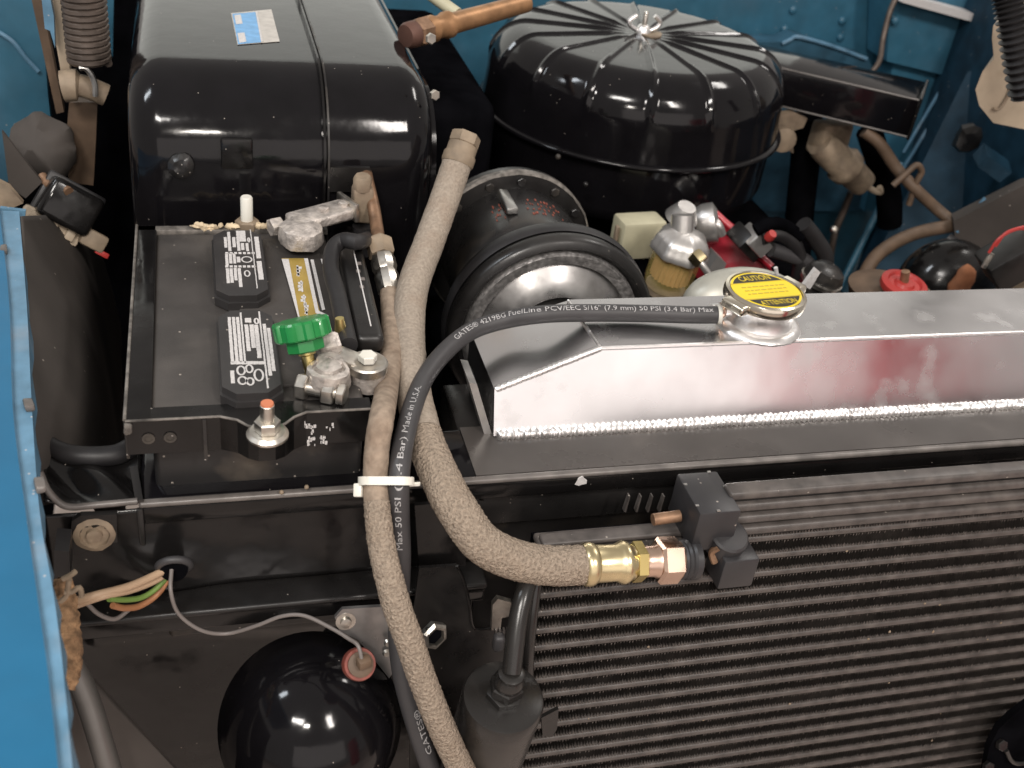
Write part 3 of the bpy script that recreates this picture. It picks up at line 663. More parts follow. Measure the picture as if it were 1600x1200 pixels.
# crimp fitting & brown tube up to the box
ct = thing('crimp_fitting', 'dull steel crimp and hex nut on the slim hose beside the cable', 'fitting', h2[0])
f1, f0 = h2[0], py(592, 378, .765); df = (f0-f1).normalized(); lf = (f0-f1).length
MB().lathe([(.0082, -.002), (.0092, 0), (.0095, lf*.30), (.0085, lf*.38), (.0098, lf*.45), (.0098, lf*.62), (.0085, lf*.70)], f1, df, 10).build('crimp', M['zinc'], ct, ang=25)
MB().hexa(f1+df*lf*.70, df, .0108, .016).build('nut', M['tan'], ct, ang=30)
tag(MB().tube(crom([f0, py(588, 350, .79), py(584, 325, .805), py(577, 295, .822), py(572, 272, .838), py(571, 262, .86)], 8), .0052, 14).build('brown_metal_line', M['rust'], None), 'brown metal tube rising from steel crimp into the black box', 'tube')
ex = thing('expansion_valve', 'small tan valve body against the lower right of the black box', 'valve', py(565, 330, .82))
q = py(566, 318, .815)
MB().box(q, (.017, .016, .030), .003, 3).jitter(.0008, 200).build('body', M['tan'], ex)
MB().lathe([(.0075, 0), (.0075, .010), (.006, .012)], q+V((-.001, -.002, .014)), (.0, -.1, 1), 8).build('top_nut', M['tan'], ex)
MB().lathe([(.012, 0), (.0125, .006), (.010, .024)], q+V((.004, -.006, -.040)), (-.1, 0, 1), 18).jitter(.001, 160).build('black_boot', M['rubber_dark'], ex)
# overflow hose with print
C3 = [py(700, 1290, .44), py(672, 1200, .452), py(655, 1150, .46), py(640, 1100, .468), py(627, 1045, .477), py(622, 990, .488), py(624, 930, .496), py(626, 870, .502), py(624, 810, .506), py(623, 760, .510), py(626, 720, .522), py(633, 680, .540), py(645, 635, .570), py(664, 590, .605), py(695, 550, .632), py(735, 518, .652), py(785, 501, .658), pz(850, 491, .0085), pz(930, 489, .0080), pz(1010, 490, .0080), pz(1080, 492, .0095), pz(1122, 492, .0112)]
h3 = crom(C3, 12); RH = .0066
oh = thing('overflow_hose', 'dark grey rubber hose with white lettering from radiator cap neck', 'hose', h3[-1])
MB().tube(h3, RH, 24).build('tube', M['rubber'], oh, ang=70)
ref = (V((-.15, -.35, .9))).normalized()
text_on_tube('GATES® 4219BG FuelLine PCV/EEC 5/16" (7.9 mm) 50 PSI (3.4 Bar) Max', h3, RH, arc_at(h3, 708, 540), arc_at(h3, 1112, 490), V((0, -.42, 1)), 'white_lettering', M['fadeprint'], oh, h=.0056, off=0)
text_on_tube('Max 50 PSI (3.4 Bar) Made in U.S.A.', h3, RH, arc_at(h3, 623, 850), arc_at(h3, 652, 618), V((-.25, -.75, .6)), 'white_lettering', M['fadeprint'], oh, h=.0054)
text_on_tube('GATES®', h3, RH, arc_at(h3, 665, 1172), arc_at(h3, 645, 1105), V((.35, -.75, .5)), 'white_lettering', M['fadeprint'], oh, h=.0058)
MB().lathe([(RH*1.12, 0), (RH*1.14, .002), (RH*1.08, .003)], h3[-1]-(h3[-1]-h3[-3]).normalized()*.001, (h3[-1]-h3[-3]), 22).build('hose_end', M['white'], oh)
# zip tie
zt = thing('cable_tie', 'white nylon cable tie binding slim hose and grey hose together', 'cable tie', py(600, 752, .51))
a = py(587, 752, .5168); b_ = py(624, 752, .5105); cc = (a+b_)/2; half = (b_-a)/2
tv = (h2[int(len(h2)*.375)+2]-h2[int(len(h2)*.375)]).normalized(); ux_ = half.normalized(); vz = tv.cross(ux_).normalized()
if vz.dot(CAMDIR) < 0: vz = -vz
loop = []
R2, R3 = .0102, .0084
for i in range(13):
    t_ = math.pi/2+math.pi*i/12; loop.append(a+(ux_*math.cos(t_)+vz*math.sin(t_))*R2)
for i in range(13):
    t_ = -math.pi/2+math.pi*i/12; loop.append(b_+(ux_*math.cos(t_)+vz*math.sin(t_))*R3)
loop.append(loop[0])
wv = tv.cross(V((0, 0, 1))).cross(tv).normalized()
m = MB(); wt = .0026
vv = [[m.bm.verts.new(p+tv*(wt*s1)+((p-cc).normalized()*.0007*s2)) for s1, s2 in ((-1, -1), (1, -1), (1, 1), (-1, 1))] for p in loop]
for A_, B_ in zip(vv, vv[1:]):
    for k in range(4): m.bm.faces.new((A_[k], A_[(k+1) % 4], B_[(k+1) % 4], B_[k]))
m.build('strap', M['white'], zt)
MB().box(py(561, 766, .515), (.0055, .0065, .0085), .001, 2, rot=Matrix((ux_, vz, ux_.cross(vz))).transposed()).build('lock_head', M['white'], zt)
MB().box(py(644, 757, .509), (.010, .0012, .003), .0004, 1).build('cut_tail', M['white'], zt)
# ================================================================== condenser
cn = thing('condenser', 'black finned air conditioning condenser in front of radiator', 'condenser', (.45, .5, -.25))
PIT = .0174; Z0 = -.088; NT = 21; XA, XB = .205, .80
tm = None
for k in range(NT):
    z = Z0-PIT*k
    if tm is None:
        o = MB().bx(XA, XB, .4975, .522, -.0029, .0029, .0022, 3).build('tube', M['cond'], cn); tm = o.data
    else:
        o = bpy.data.objects.new('tube', tm); COL.objects.link(o); o.parent = cn
    o.location = V((0, 0, z)) - cn.location
npd = int((XB-XA-.004)/.0024); fms = []
for k in range(NT):
    z1 = Z0-PIT*k-.0030; hgt = PIT-.0060
    if len(fms) < 5:                       # five differently bent rows, shared by the rest
        m = MB(); P_ = []; ph_ = random.uniform(0, 6)
        for i in range(2*npd+1):
            x = XA+.002+i*.0012; zz = 0 if i % 2 == 0 else -hgt; j = random.uniform(-.0003, .0003)
            bend = .0016*math.exp(-((math.sin(x*19+ph_)-.95)/.12)**2)
            P_.append([m.bm.verts.new((x+j+(bend if yy < .501 else 0)+(.0009 if zz < 0 else 0), yy+random.uniform(0, .0008), zz)) for yy in (.4990, .504, .520)])
        for A_, B_ in zip(P_, P_[1:]):
            for q in range(2): m.bm.faces.new((A_[q], A_[q+1], B_[q+1], B_[q]))
        o = m.build('fin_row', M['fin'], cn, ang=20); fms.append(o.data)
    else:
        o = bpy.data.objects.new('fin_row', fms[(k*3) % 5]); COL.objects.link(o); o.parent = cn
    o['kind'] = 'stuff'; o.location = V((0, 0, z1)) - cn.location
m = MB()
for i in range(34):
    x = random.uniform(XA, .72); z = Z0-random.uniform(0, PIT*NT); s = random.uniform(.0005, .0013)
    m.sphere(V((x, .4978, z)), (s, s*.5, s*random.uniform(.6, 1.5)), 6, 4)
m.build('grit', M['tan'], cn)['kind'] = 'stuff'
# comb edges along the tubes
tm2 = None
for k in range(NT):
    z = Z0-PIT*k
    if tm2 is None:
        m = MB()
        for i in range(npd):
            x = XA+.002+i*.0024+random.uniform(-.0003, .0003); l = random.uniform(.0010, .0042)
            m.add([V((x, .4982, .0028)), V((x+.0015, .4982, .0028)), V((x+.0008, .4985, .0028+l))], [(0, 1, 2)])
            l = random.uniform(.0006, .0032)
            m.add([V((x, .4982, -.0028)), V((x+.0012, .4982, -.0028)), V((x+.0007, .4985, -.0028-l))], [(0, 1, 2)])
        o = m.build('fin_teeth', M['teeth'], cn); tm2 = o.data
    else:
        o = bpy.data.objects.new('fin_teeth', tm2); COL.objects.link(o); o.parent = cn
    o['kind'] = 'stuff'; o.location = V((0, 0, z)) - cn.location
MB().bx(XA, XB, .5225, .5245, Z0-PIT*NT, Z0).build('back_sheet', M['void'], cn)
# top rail right of the block and header tubes to its left
for k, zz in enumerate((-.0450, -.0545, -.0640, -.0735)):
    MB().bx(.330, XB, .4955-.0015*k, .5085, zz-.0036, zz+.0036, .0026, 3).build('rail_rib', M['cond'], cn)
MB().bx(.330, XB, .498, .5075, -.080, -.0450).build('rail_core', M['satin'], cn)
MB().bx(.205, .318, .5005, .512, -.0815, -.0770, .002, 3).build('header_tube', M['cond'], cn)
MB().bx(.205, .318, .4990, .512, -.0905, -.0860, .002, 3).build('header_tube', M['cond'], cn)
MB().tube([py(1020, 812, .501), py(1062, 806, .501)], .0042, 12).build('copper_stub', M['rust'], cn)
for k in range(5):
    MB().prism([py(975+18*k, 800, .535), py(983+18*k, 776, .535), py(985+18*k, 776, .535), py(978+18*k, 801, .535)], (0, .004, 0)).build('louvre', M['cond'], cn)
# blocks
ub = thing('upper_port_block', 'square black port block standing above the condenser rail', 'block', (.317, .50, -.05))
MB().bx(.3025, .3325, .482, .524, -.078, -.0445, .0015, 2).build('body', M['block'], ub)
m = MB()
for q in ((.304, .512), (.331, .507), (.316, .4835), (.3035, .49), (.326, .523)): m.box((q[0], q[1], -.0442), (.0024, .0016, .0006))
m.build('edge_chips', M['alu_dull'], ub)
lb_ = thing('lower_port_block', 'lower black block screwed to the brass hose fitting', 'block', (.34, .485, -.09))
MB().bx(.3235, .3495, .470, .494, -.104, -.0785, .0016, 2).build('body', M['block'], lb_)
MB().lathe([(.0135, -.006), (.0135, .008), (.012, .0095), (.009, .0095)], (.330, .487, -.0755), (.05, -.35, 1), 26).build('port_collar', M['block'], lb_)
MB().tube(crom([V((.321, .478, -.072)), V((.3185, .481, -.079)), V((.321, .478, -.086))], 4), .0025, 8).build('copper_ring', M['rust'], lb_)
# ================================================================== receiver drier
dr_ = thing('receiver_drier', 'black cylindrical receiver drier with hex fitting on top', 'canister', py(787, 1090, .445))
dc = py(787, 1088, .445); da = V((.03, -.17, 1)).normalized()
rdr = .0272
MB().lathe([(rdr, -.3), (rdr, -.014), (rdr, -.003), (rdr*.96, -.0005), (rdr*.90, 0), (.012, .0015)], dc, da, 56).build('canister', M['drier'], dr_)
MB().hexa(dc+da*.001, da, .0125, .006).build('hex_base', M['drier'], dr_, ang=30)
MB().hexa(dc+da*.007, da, .0115, .009, hint=(1, .4, 0)).build('hex_nut', M['drier'], dr_, ang=30)
MB().lathe([(.0092, .015), (.0098, .016), (.0098, .020), (.0075, .024), (.0085, .0255), (.0085, .028), (.0062, .029)], dc, da, 24).build('union', M['drier'], dr_)
tp = crom([dc+da*.028, py(805, 1000, .452), py(811, 960, .462), py(820, 925, .472), py(830, 890, .486), py(838, 860, .5)], 8)
MB().tube(tp, .0062, 16).build('outlet_pipe', M['drier'], dr_)
MB().tube(crom([py(838, 905, .492), py(831, 960, .482), py(826, 1010, .476), py(824, 1060, .474)], 6), .0042, 12).build('return_pipe', M['drier'], dr_)
MB().prism([py(846, 1122, .478), py(873, 1108, .478), py(870, 1140, .478), py(862, 1152, .478), py(848, 1150, .478)], (0, .003, 0)).bevel(.0008).build('bracket_tab', M['drier'], dr_)
tag(MB().box(py(779, 1003, .484), (.008, .008, .014), .003, 3).build('hose_stub', M['rubber'], None), 'small grey rubber stub behind the drier fitting', 'stub')
cb = thing('condenser_bracket', 'small bracket clip on the left end of the condenser', 'bracket', py(780, 960, .497))
MB().prism([py(768, 985, .498), py(770, 945, .498), py(778, 936, .498), py(800, 942, .498), py(800, 962, .498), py(784, 966, .498), py(782, 984, .498)], (0, .004, 0)).bevel(.0008).build('clip', M['zinc'], cb)
m = MB()
for k in range(5): m.bx(*[f(V(py(776+6*k, 978, .4975)).x, d_) for f, d_ in ((lambda v, d: v-d, .0006), (lambda v, d: v+d, .0006))], .4965, .499, -.165, -.150)
m.build('teeth', M['cond'], cb)
# lower right black bracket
rb = thing('corner_bracket', 'black bracket with bolt at the condenser corner', 'bracket', py(1580, 1150, .47))
MB().prism([py(1545, 1170, .47), py(1560, 1140, .47), py(1580, 1120, .47), py(1620, 1090, .47), py(1640, 1260, .47), py(1530, 1260, .47)], (0, .006, 0)).bevel(.0015).build('plate', M['void'], rb)
MB().tube(crom([py(1572, 1172, .468), py(1580, 1188, .468), py(1592, 1193, .468), py(1610, 1190, .468)], 5), .002, 8).build('edge', M['satin'], rb)
for x, y in ((1562, 1162), (1541, 1196)): bolt('bolt', py(x, y, .468), (0, -1, .5), .0052, .005, M['satin'], rb)
# ================================================================== horn
hn = thing('round_horn', 'glossy black round horn with terminal in the lower left', 'horn', py(490, 1130, .49))
hc = py(488, 1132, .49)
MB().lathe([(.0605, -.03), (.0625, -.012), (.0625, -.006), (.060, -.002), (.0575, .010), (.050, .026), (.040, .038), (.028, .0465), (.014, .051), (.002, .052)], hc, V((.02, -.55, .62)), 64).build('shell', M['gloss'], hn)
MB().prism([py(523, 965, .515), py(535, 952, .515), py(600, 948, .515), py(614, 960, .515), py(622, 1040, .505), py(608, 1060, .505), py(560, 1000, .515), py(530, 985, .515)], (0, .0025, 0)).bevel(.0008).build('mount_bracket', M['hub'], hn)
MB().lathe([(.0068, 0), (.0068, .001), (.0038, .0012), (.0036, .0035), (.001, .004)], py(540, 970, .5145), (0, -1, .2), 18).build('bracket_rivet', M['zinc'], hn)
MB().prism([py(498, 1000, .545), py(512, 980, .545), py(540, 985, .545), py(535, 1002, .545)], (0, .002, 0)).build('bracket_arm', M['satin'], hn)
for x, y in ((606, 1004), (604, 1020)): MB().lathe([(.003, 0), (.002, .002)], py(x, y, .506), (0, -1, .2), 12).build('bracket_screw', M['zinc'], hn)
tn = V((.12, -.75, .75)).normalized()
q = py(562, 1038, .461)
MB().lathe([(.0102, -.006), (.0104, 0), (.0098, .0015)], q, tn, 30).build('red_washer', M['washer'], hn)
MB().lathe([(.0080, 0), (.0080, .0024), (.006, .003)], q+tn*.0008, tn, 26).build('terminal_base', M['hosebrown'], hn)
MB().box(q+tn*.006+V((.001, 0, .002)), (.0085, .007, .007), .0015, 2, rot=.3).build('terminal', M['hosebrown'], hn)
wp = crom([py(268, 890, .526), py(267, 925, .514), py(280, 960, .512), py(315, 985, .510), py(355, 990, .512), py(400, 978, .505), py(440, 963, .5), py(475, 962, .494), py(515, 980, .482), py(545, 998, .47), py(560, 1010, .462), q+tn*.008], 8)
tag(MB().tube(wp, .0013, 10).build('horn_wire', M['wire_grey'], None), 'thin grey wire sagging from the panel hole to the horn', 'wire')
# ================================================================== wire bundle left
wb = [([(105, 943), (150, 930), (200, 917), (240, 900), (270, 884)], 'wire_tan', .0026, 'thickest tan wire of the bundle entering the panel hole'),
      ([(108, 950), (160, 932), (205, 922), (245, 906), (272, 886)], 'wire_tan', .0022, 'pale tan wire just below the thickest one in the bundle'),
      ([(170, 936), (200, 937), (225, 932), (250, 914), (270, 888)], 'wire_gr', .0018, 'green wire in the bundle near the blue fender'),
      ([(176, 946), (195, 950), (220, 946), (248, 926), (268, 893)], 'wire_or', .0021, 'orange brown wire on the underside of the bundle'),
      ([(136, 943), (155, 960), (180, 967), (205, 950)], 'wire_grey', .0014, 'thin grey wire drooping below the bundle')]
for pts, mm, r, lab in wb:
    tag(MB().tube(crom([py(x, y, .505+.03*max(0, (x-170)/100)) for x, y in pts], 8), r, 10).build('loom_wire', M[mm], None), lab, 'wire', 'wires through the front panel hole')
hb = thing('frayed_harness', 'frayed tan cloth wrapped harness hanging beside the blue fender', 'harness', py(105, 1000, .47))
fuzz(MB().tube(dense(crom([py(98, 905, .50), py(100, 950, .49), py(103, 1000, .475), py(106, 1040, .465), py(101, 1078, .455)], 6), 2), .0066, 20, rf=lambda t: .0052+.003*math.sin(t*3.0)), .0018, 330).build('wrap', mat('frayed_tape', (.32, .19, .10), .9, var=.5, vscale=160, bump=1, bscale=300, bdist=.003, dirt=.4, dirt_col=(.1, .06, .035), dirt_scale=70), hb, ang=60)
for pts in ([(100, 925), (112, 925), (124, 918), (128, 932)], [(98, 905), (108, 900), (118, 893)], [(94, 940), (104, 930), (108, 905)], [(112, 1010), (120, 1016), (122, 1020)]):
    MB().tube(crom([py(x, y, .48) for x, y in pts], 4), .0016, 8).build('loose_strand', M['tan'], hb)
# lower left strut and panel
tag(MB().tube(crom([py(108, 1030, .50), py(132, 1080, .49), py(155, 1150, .475), py(178, 1230, .46), py(190, 1280, .45)], 6), .0075, 18).build('steel_rod', mat('grey_steel', (.16, .15, .14), .42, .5, var=.15), None), 'grey round rod slanting down beside the blue fender', 'rod')
tag(MB().prism([py(128, 1050, .53), py(150, 1068, .53), py(300, 1230, .50), py(300, 1290, .50), py(110, 1290, .49), py(105, 1080, .52)], (0, .003, 0)).bevel(.001).build('splash_shield', M['dark_apron'], None), 'dusty dark splash panel behind the slanting rod', 'panel')
# dark blocks behind fender flange
tag(MB().prism([py(85, 860, .52), py(108, 862, .52), py(110, 905, .52), py(96, 925, .52), py(84, 905, .52)], (0, .02, 0)).bevel(.002).build('rubber_bumper', M['rubber_dark'], None), 'small black rubber block between panel and fender flange', 'bumper')
# ================================================================== evaporator box
ev = thing('evaporator_box', 'large glossy black housing with seam and blue sticker behind battery', 'housing', (.06, 1.0, -.2))
bx0, bx1, by0, by1, bz0, bz1 = -.060, .190, .838, 1.30, -.26, .106
b = bmesh.new(); bmesh.ops.create_cube(b, size=1)
for v in b.verts:
    x = bx0 if v.co.x < 0 else bx1; y = by0 if v.co.y < 0 else by1; z = bz0 if v.co.z < 0 else bz1
    if z > 0: x += .006 if v.co.x < 0 else 0
    v.co = V((x, y, z))
def eb(test, off, seg):
    es = [e for e in b.edges if test((e.verts[0].co+e.verts[1].co)/2, e)]
    bmesh.ops.bevel(b, geom=es, offset=off, segments=seg, profile=.5, affect='EDGES')
eb(lambda c, e: c.y < by0+.001 and c.z > bz1-.001, .070, 12)
eb(lambda c, e: len(e.link_faces) == 2 and e.calc_face_angle(0) > .6, .026, 6)
m = MB(); m.merge(b); m.build('housing', M['gloss'], ev, ang=60)
def rrect(y0, y1, z0, z1, r, n=8):
    P = []
    for cy, cz_, a0 in ((y1-r, z1-r, 0), (y0+r, z1-r, 90), (y0+r, z0+r, 180), (y1-r, z0+r, 270)):
        for k in range(n+1):
            a = math.radians(a0+90*k/n); P.append((cy+r*math.cos(a), cz_+r*math.sin(a)))
    return P
P_ = rrect(by0-.006, by1, bz0, bz1+.005, .073)
MB().prism([V((.0955, y, z)) for y, z in P_], (.0016, 0, 0)).build('seam_flange', M['gloss_old'], ev, ang=40)
MB().prism([V((.0990, y, z)) for y, z in rrect(by0-.004, by1, bz0, bz1+.0035, .072)], (.0016, 0, 0)).build('seam_flange', M['worn'], ev, ang=40)
MB().prism([V((bx1-.004, y, z)) for y, z in rrect(by0+.020, by1, bz0, bz1-.022, .06)], (.008, 0, 0)).bevel(.002).build('end_flange', M['gloss'], ev, ang=40)
for x, y in ((677, 148), (640, 200), (634, 290), (671, 60)):
    MB().hexa(py(x, y, by0+.03), (.4, -1, .2), .0045, .004).build('flange_screw', M['zinc'], ev)
# sticker lies on the top
zs = bz1+.0004
st = MB().prism([pz(x, y, zs) for x, y in ((361, 21), (424, 15), (437, 65), (371, 70))], (0, 0, .0003)).build('sticker', M['stickgrey'], ev)
MB().prism([pz(x, y, zs+.0004) for x, y in ((363, 22), (399, 19), (408, 66), (372, 69))], (0, 0, .0002)).build('blue_field', M['stickblue'], st)
for pts in (((366, 24), (376, 23), (379, 37), (369, 38)), ((371, 52), (382, 51), (385, 65), (374, 67)), ((399, 18), (402, 18), (411, 65), (408, 66))):
    MB().prism([pz(x, y, zs+.0007) for x, y in pts], (0, 0, .0002)).build('pale_patch', M['print'], st)
# front face details: drain boss, faint emboss, bracket under
MB().lathe([(.010, 0), (.010, .003), (.006, .006), (.003, .006)], py(283, 258, by0), (0, -1, .1), 18).jitter(.0012, 220).build('drain_boss', M['worn'], ev)
MB().bx(py(345, 240, by0).x, py(395, 240, by0).x, by0-.004, by0+.002, py(370, 262, by0).z, py(370, 215, by0).z, .002).build('emboss', M['gloss_old'], ev)
m = MB()
m.prism([py(515, 262, by0-.003), py(578, 262, by0-.003), py(582, 275, by0-.003), py(582, 300, by0-.003), py(515, 300, by0-.003)], (0, .004, 0)); m.bevel(.001).build('access_plate', M['satin'], ev)
# copper fitting on the right side
cf = thing('copper_pipe_fitting', 'copper coloured pipe nuts between the black box and air cleaner', 'fitting', py(720, 40, .98))
p0, p1 = py(650, 52, .985), py(775, 18, 1.05); d_ = (p1-p0).normalized(); L_ = (p1-p0).length; p0 = p0-d_*.014
MB().lathe([(.010, 0), (.0118, .004), (.0118, .012), (.010, .014)], p0, d_, 20).build('rusty_collar', mat('dark_rust', (.12, .06, .045), .6, .3, var=.3), cf)
MB().hexa(p0+d_*.013, d_, .0135, .016).build('hex_nut', M['rust'], cf, ang=30)
MB().lathe([(.0115, .028), (.0125, .036), (.0105, .038), (.0105, .050), (.0125, .053), (.0125, .058), (.010, .060), (.009, L_+.06)], p0, d_, 22).build('crimp_pipe', mat('orange_copper', (.40, .22, .11), .45, .6, var=.3, vscale=60), cf)
tag(MB().tube([py(668, -12, 1.06), py(715, 22, 1.03)], .006, 12).build('cream_tube', M['cream'], None), 'cream tube crossing behind the copper pipe nuts', 'tube')
# ================================================================== air cleaner
ac = thing('air_cleaner', 'round glossy black air cleaner with radial ribbed lid', 'air cleaner', (.495, 1.178, -.1))
AC = V((.495, 1.178, 0)); NR = 16
fr_ = pz(1015, 94, .060)-AC; A0 = math.atan2(fr_.y, fr_.x)
prof = []
for i in range(12): prof.append((.012+(.130-.012)*i/11, .0605+.002*math.cos(i/11*math.pi/2), 0, 1))
for i in range(1, 13):
    a = math.pi/2*(1-i/12); prof.append((.130+.044*math.cos(a), .0105+.050*math.sin(a), math.cos(a), math.sin(a)))
prof += [(.1752, -.010, 1, 0), (.1768, -.027, 1, 0)]
SEG = NR*24; m = MB(); rings = []
for (r, z, nr, nz) in prof:
    row = []
    for k in range(SEG):
        t = A0+2*math.pi*k/SEG; kk = (k % 24); dk = min(kk, 24-kk)*2*math.pi/SEG*r
        hgt = 0
        wd = .0040
        if .024 < r and z > .016 and dk < wd: hgt = .0030*(math.cos(dk/wd*math.pi/2)**1.2)*min(1, (r-.024)/.02)*min(1, (z-.016)/.012)
        row.append(m.bm.verts.new(AC+V(((r+nr*hgt)*math.cos(t), (r+nr*hgt)*math.sin(t), z+nz*hgt))))
    rings.append(row)
for A_, B_ in zip(rings, rings[1:]):
    for k in range(SEG): m.bm.faces.new((A_[k], A_[(k+1) % SEG], B_[(k+1) % SEG], B_[k]))
m.bm.faces.new(rings[0]); m.build('lid', M['gloss'], ac, ang=50)
MB().lathe([(.175, -.0325), (.180, -.0325), (.182, -.0305), (.182, -.0285), (.180, -.0265), (.175, -.0265)], AC, Z, 120, cap=False).build('lid_rim', M['gloss'], ac, ang=60)
MB().lathe([(.172, -.031), (.172, -.085), (.168, -.098), (.150, -.108), (.06, -.112)], AC, Z, 96).build('bowl', M['gloss'], ac, ang=50)
wn = MB().lathe([(.009, 0), (.0085, .004), (.006, .009), (.004, .010)], AC+Z*.062, Z, 18).build('wing_nut', M['weld'], ac)
for s in (-1, 1):
    pts = [AC+V((s*(.005+.011*math.sin(t*math.pi)+.006*t), 0, .064+.018*t)) for t in (0, .3, .6, .85, 1)]
    MB().tube(crom(pts, 4), [.0026]*17, 8).build('wing', M['weld'], wn)
MB().lathe([(.003, 0), (.003, .016), (.0022, .017)], AC+Z*.070, Z, 12).build('stud', M['zinc'], wn)
MB().lathe([(.014, 0), (.014, .0015)], AC+Z*.0625+V((.008, -.004, 0)), Z, 16, rmod=lambda t, r, h: 1+.1*math.sin(3*t)).build('clip_washer', M['tan'], ac)
# snorkel
s0, s1 = pz(1205, 128, -.005), pz(1433, 182, -.005); sd = (s1-s0).normalized(); ss = Z.cross(sd).normalized(); rs = Matrix((sd, ss, sd.cross(ss))).transposed()
b = bmesh.new(); bmesh.ops.create_cube(b, size=1)
b.faces.ensure_lookup_table()
for v in b.verts: v.co = V((v.co.x*((s1-s0).length+.05), v.co.y*.085, v.co.z*.046))
bmesh.ops.bevel(b, geom=[e for e in b.edges if abs((e.verts[0].co-e.verts[1].co).x) > .05], offset=.0025, segments=3, profile=.5, affect='EDGES')
endf = [f for f in b.faces if f.calc_center_median().x > (s1-s0).length*.5]
bmesh.ops.delete(b, geom=endf, context='FACES')
b.transform(Matrix.Translation((s0+s1)/2-sd*.025+ss*.03) @ rs.to_4x4())
m = MB(); m.merge(b); m.build('snorkel', M['gloss'], ac, solid=.002)
up_ = sd.cross(ss)
for sg in (.023, -.023):
    MB().tube([s0+ss*(.03-.0425)+up_*sg, s1+ss*(.03-.0425)+up_*sg], .0016, 8).build('snorkel_edge_light', M['shelf'], ac)  # pale tubes paint the highlight along the snorkel edges
MB().box(s1+ss*.03-sd*.002, (.004, .092, .052), .001, 1, rot=rs).build('snorkel_flange', M['gloss_old'], ac)
MB().lathe([(.024, 0), (.0245, .004), (.022, .008)], pz(1190, 205, -.06), (.5, -.8, .2), 26).build('vacuum_motor', M['zinc'], ac)
for x, y in ((915, 288), (872, 245)): MB().sphere(py(x, y, 1.005), .003, 8, 6).build('bowl_rivet', M['worn'], ac)
# ================================================================== compressor
cmp_ = thing('compressor', 'dark round compressor with wide clutch pulley', 'compressor', (.283, .85, -.14))
cc_ = V((.283, .752, -.073))
MB().lathe([(.050, .03), (.058, .05), (.0655, .065), (.0665, .085), (.0665, .15), (.063, .16)], cc_, Y, 64).build('body', mat('compressor_paint', (.02, .019, .019), .28, var=.3, rvar=.1, dirt=.4, dirt_col=(.08, .065, .05), dirt_scale=22), cmp_)
MB().lathe([(.066, .150), (.079, .152), (.0805, .155), (.0805, .168), (.079, .171), (.066, .172)], cc_, Y, 64).build('rear_flange', M['satin'], cmp_)
MB().lathe([(.0795, .1515), (.0815, .154), (.0815, .160)], cc_, Y, 64, cap=False).jitter(.0008, 200).build('flange_edge', M['edgewear'], cmp_)
for a in (60, 88, 112, 35, 140):
    a = math.radians(a); bolt('flange_bolt', cc_+V((.073*math.cos(a), .151, .073*math.sin(a))), (0, -1, 0), .0045, .003, M['worn'], cmp_)
m = MB()
for (a0, a1) in ((118, 104), (92, 62)):
    a = a0
    while a > a1:
        for h in (.098, .107, .116, .125):
            if random.random() < .42:
                t = math.radians(a+random.uniform(-.6, .6)); q = cc_+V((.0668*math.cos(t), h+random.uniform(-.002, .002), .0668*math.sin(t)))
                m.box(q, (random.uniform(.0006, .0018), random.uniform(.002, .005), .0005), rot=Matrix.Rotation(t-math.pi/2, 3, 'Y').inverted())
        a -= 2.2
m.build('red_print', M['redprint'], cmp_)
MB().box(cc_+V((-.018, .118, .068)), (.011, .04, .007), .002, 2).jitter(.002, 130).build('clamp_lug', M['alu_dull'], cmp_)
MB().lathe([(.062, .036), (.088, .034), (.0905, .031), (.0905, .028), (.0845, .024), (.0840, .018), (.0905, .012), (.0915, .008), (.0905, .001), (.088, -.002), (.083, -.003), (.079, .003), (.0775, .012)], cc_, Y, 96, cap=False).build('pulley', M['satin'], cmp_, ang=50)
MB().lathe([(.0785, .010), (.0775, .002), (.0755, -.001), (.067, .001), (.0655, .008)], cc_, Y, 96, cap=False).build('clutch_ring', mat('worn_steel', (.52, .5, .49), .42, .8, var=.4, vscale=200, rvar=.12, bump=.8, bscale=300, bdist=.001), cmp_, ang=50)
MB().lathe([(.0665, .006), (.062, .003), (.054, -.003), (.045, -.008), (.041, -.009), (.039, -.004), (.037, .010), (.008, .012)], cc_, Y, 72).build('clutch_hub', M['hub'], cmp_, ang=50)
tag(MB().lathe([(.0848, .0235), (.0912, .0275), (.0925, .025), (.0925, .017), (.0912, .0135), (.0848, .0185)], cc_, Y, 96, cap=False).build('drive_belt', M['rubber_dark'], None), 'black rubber belt wrapped round the compressor pulley', 'belt')
# black boxes standing in for deep shade between things
eb = thing('engine_block', 'engine mass blackened for the shaded gaps under the air cleaner', 'engine', (.45, 1.1, -.6))
MB().bx(.22, .72, .93, 1.42, -.8, -.16, .02, 3).build('block', M['void'], eb)
MB().bx(.20, .34, .80, 1.0, -.5, -.13, .01, 2).build('mount', M['void'], eb)
MB().bx(.205, .30, 1.05, 1.40, -.5, .02, .02, 3).build('rear_gap_shade', M['void'], eb)  # black box placed where only deep shade shows
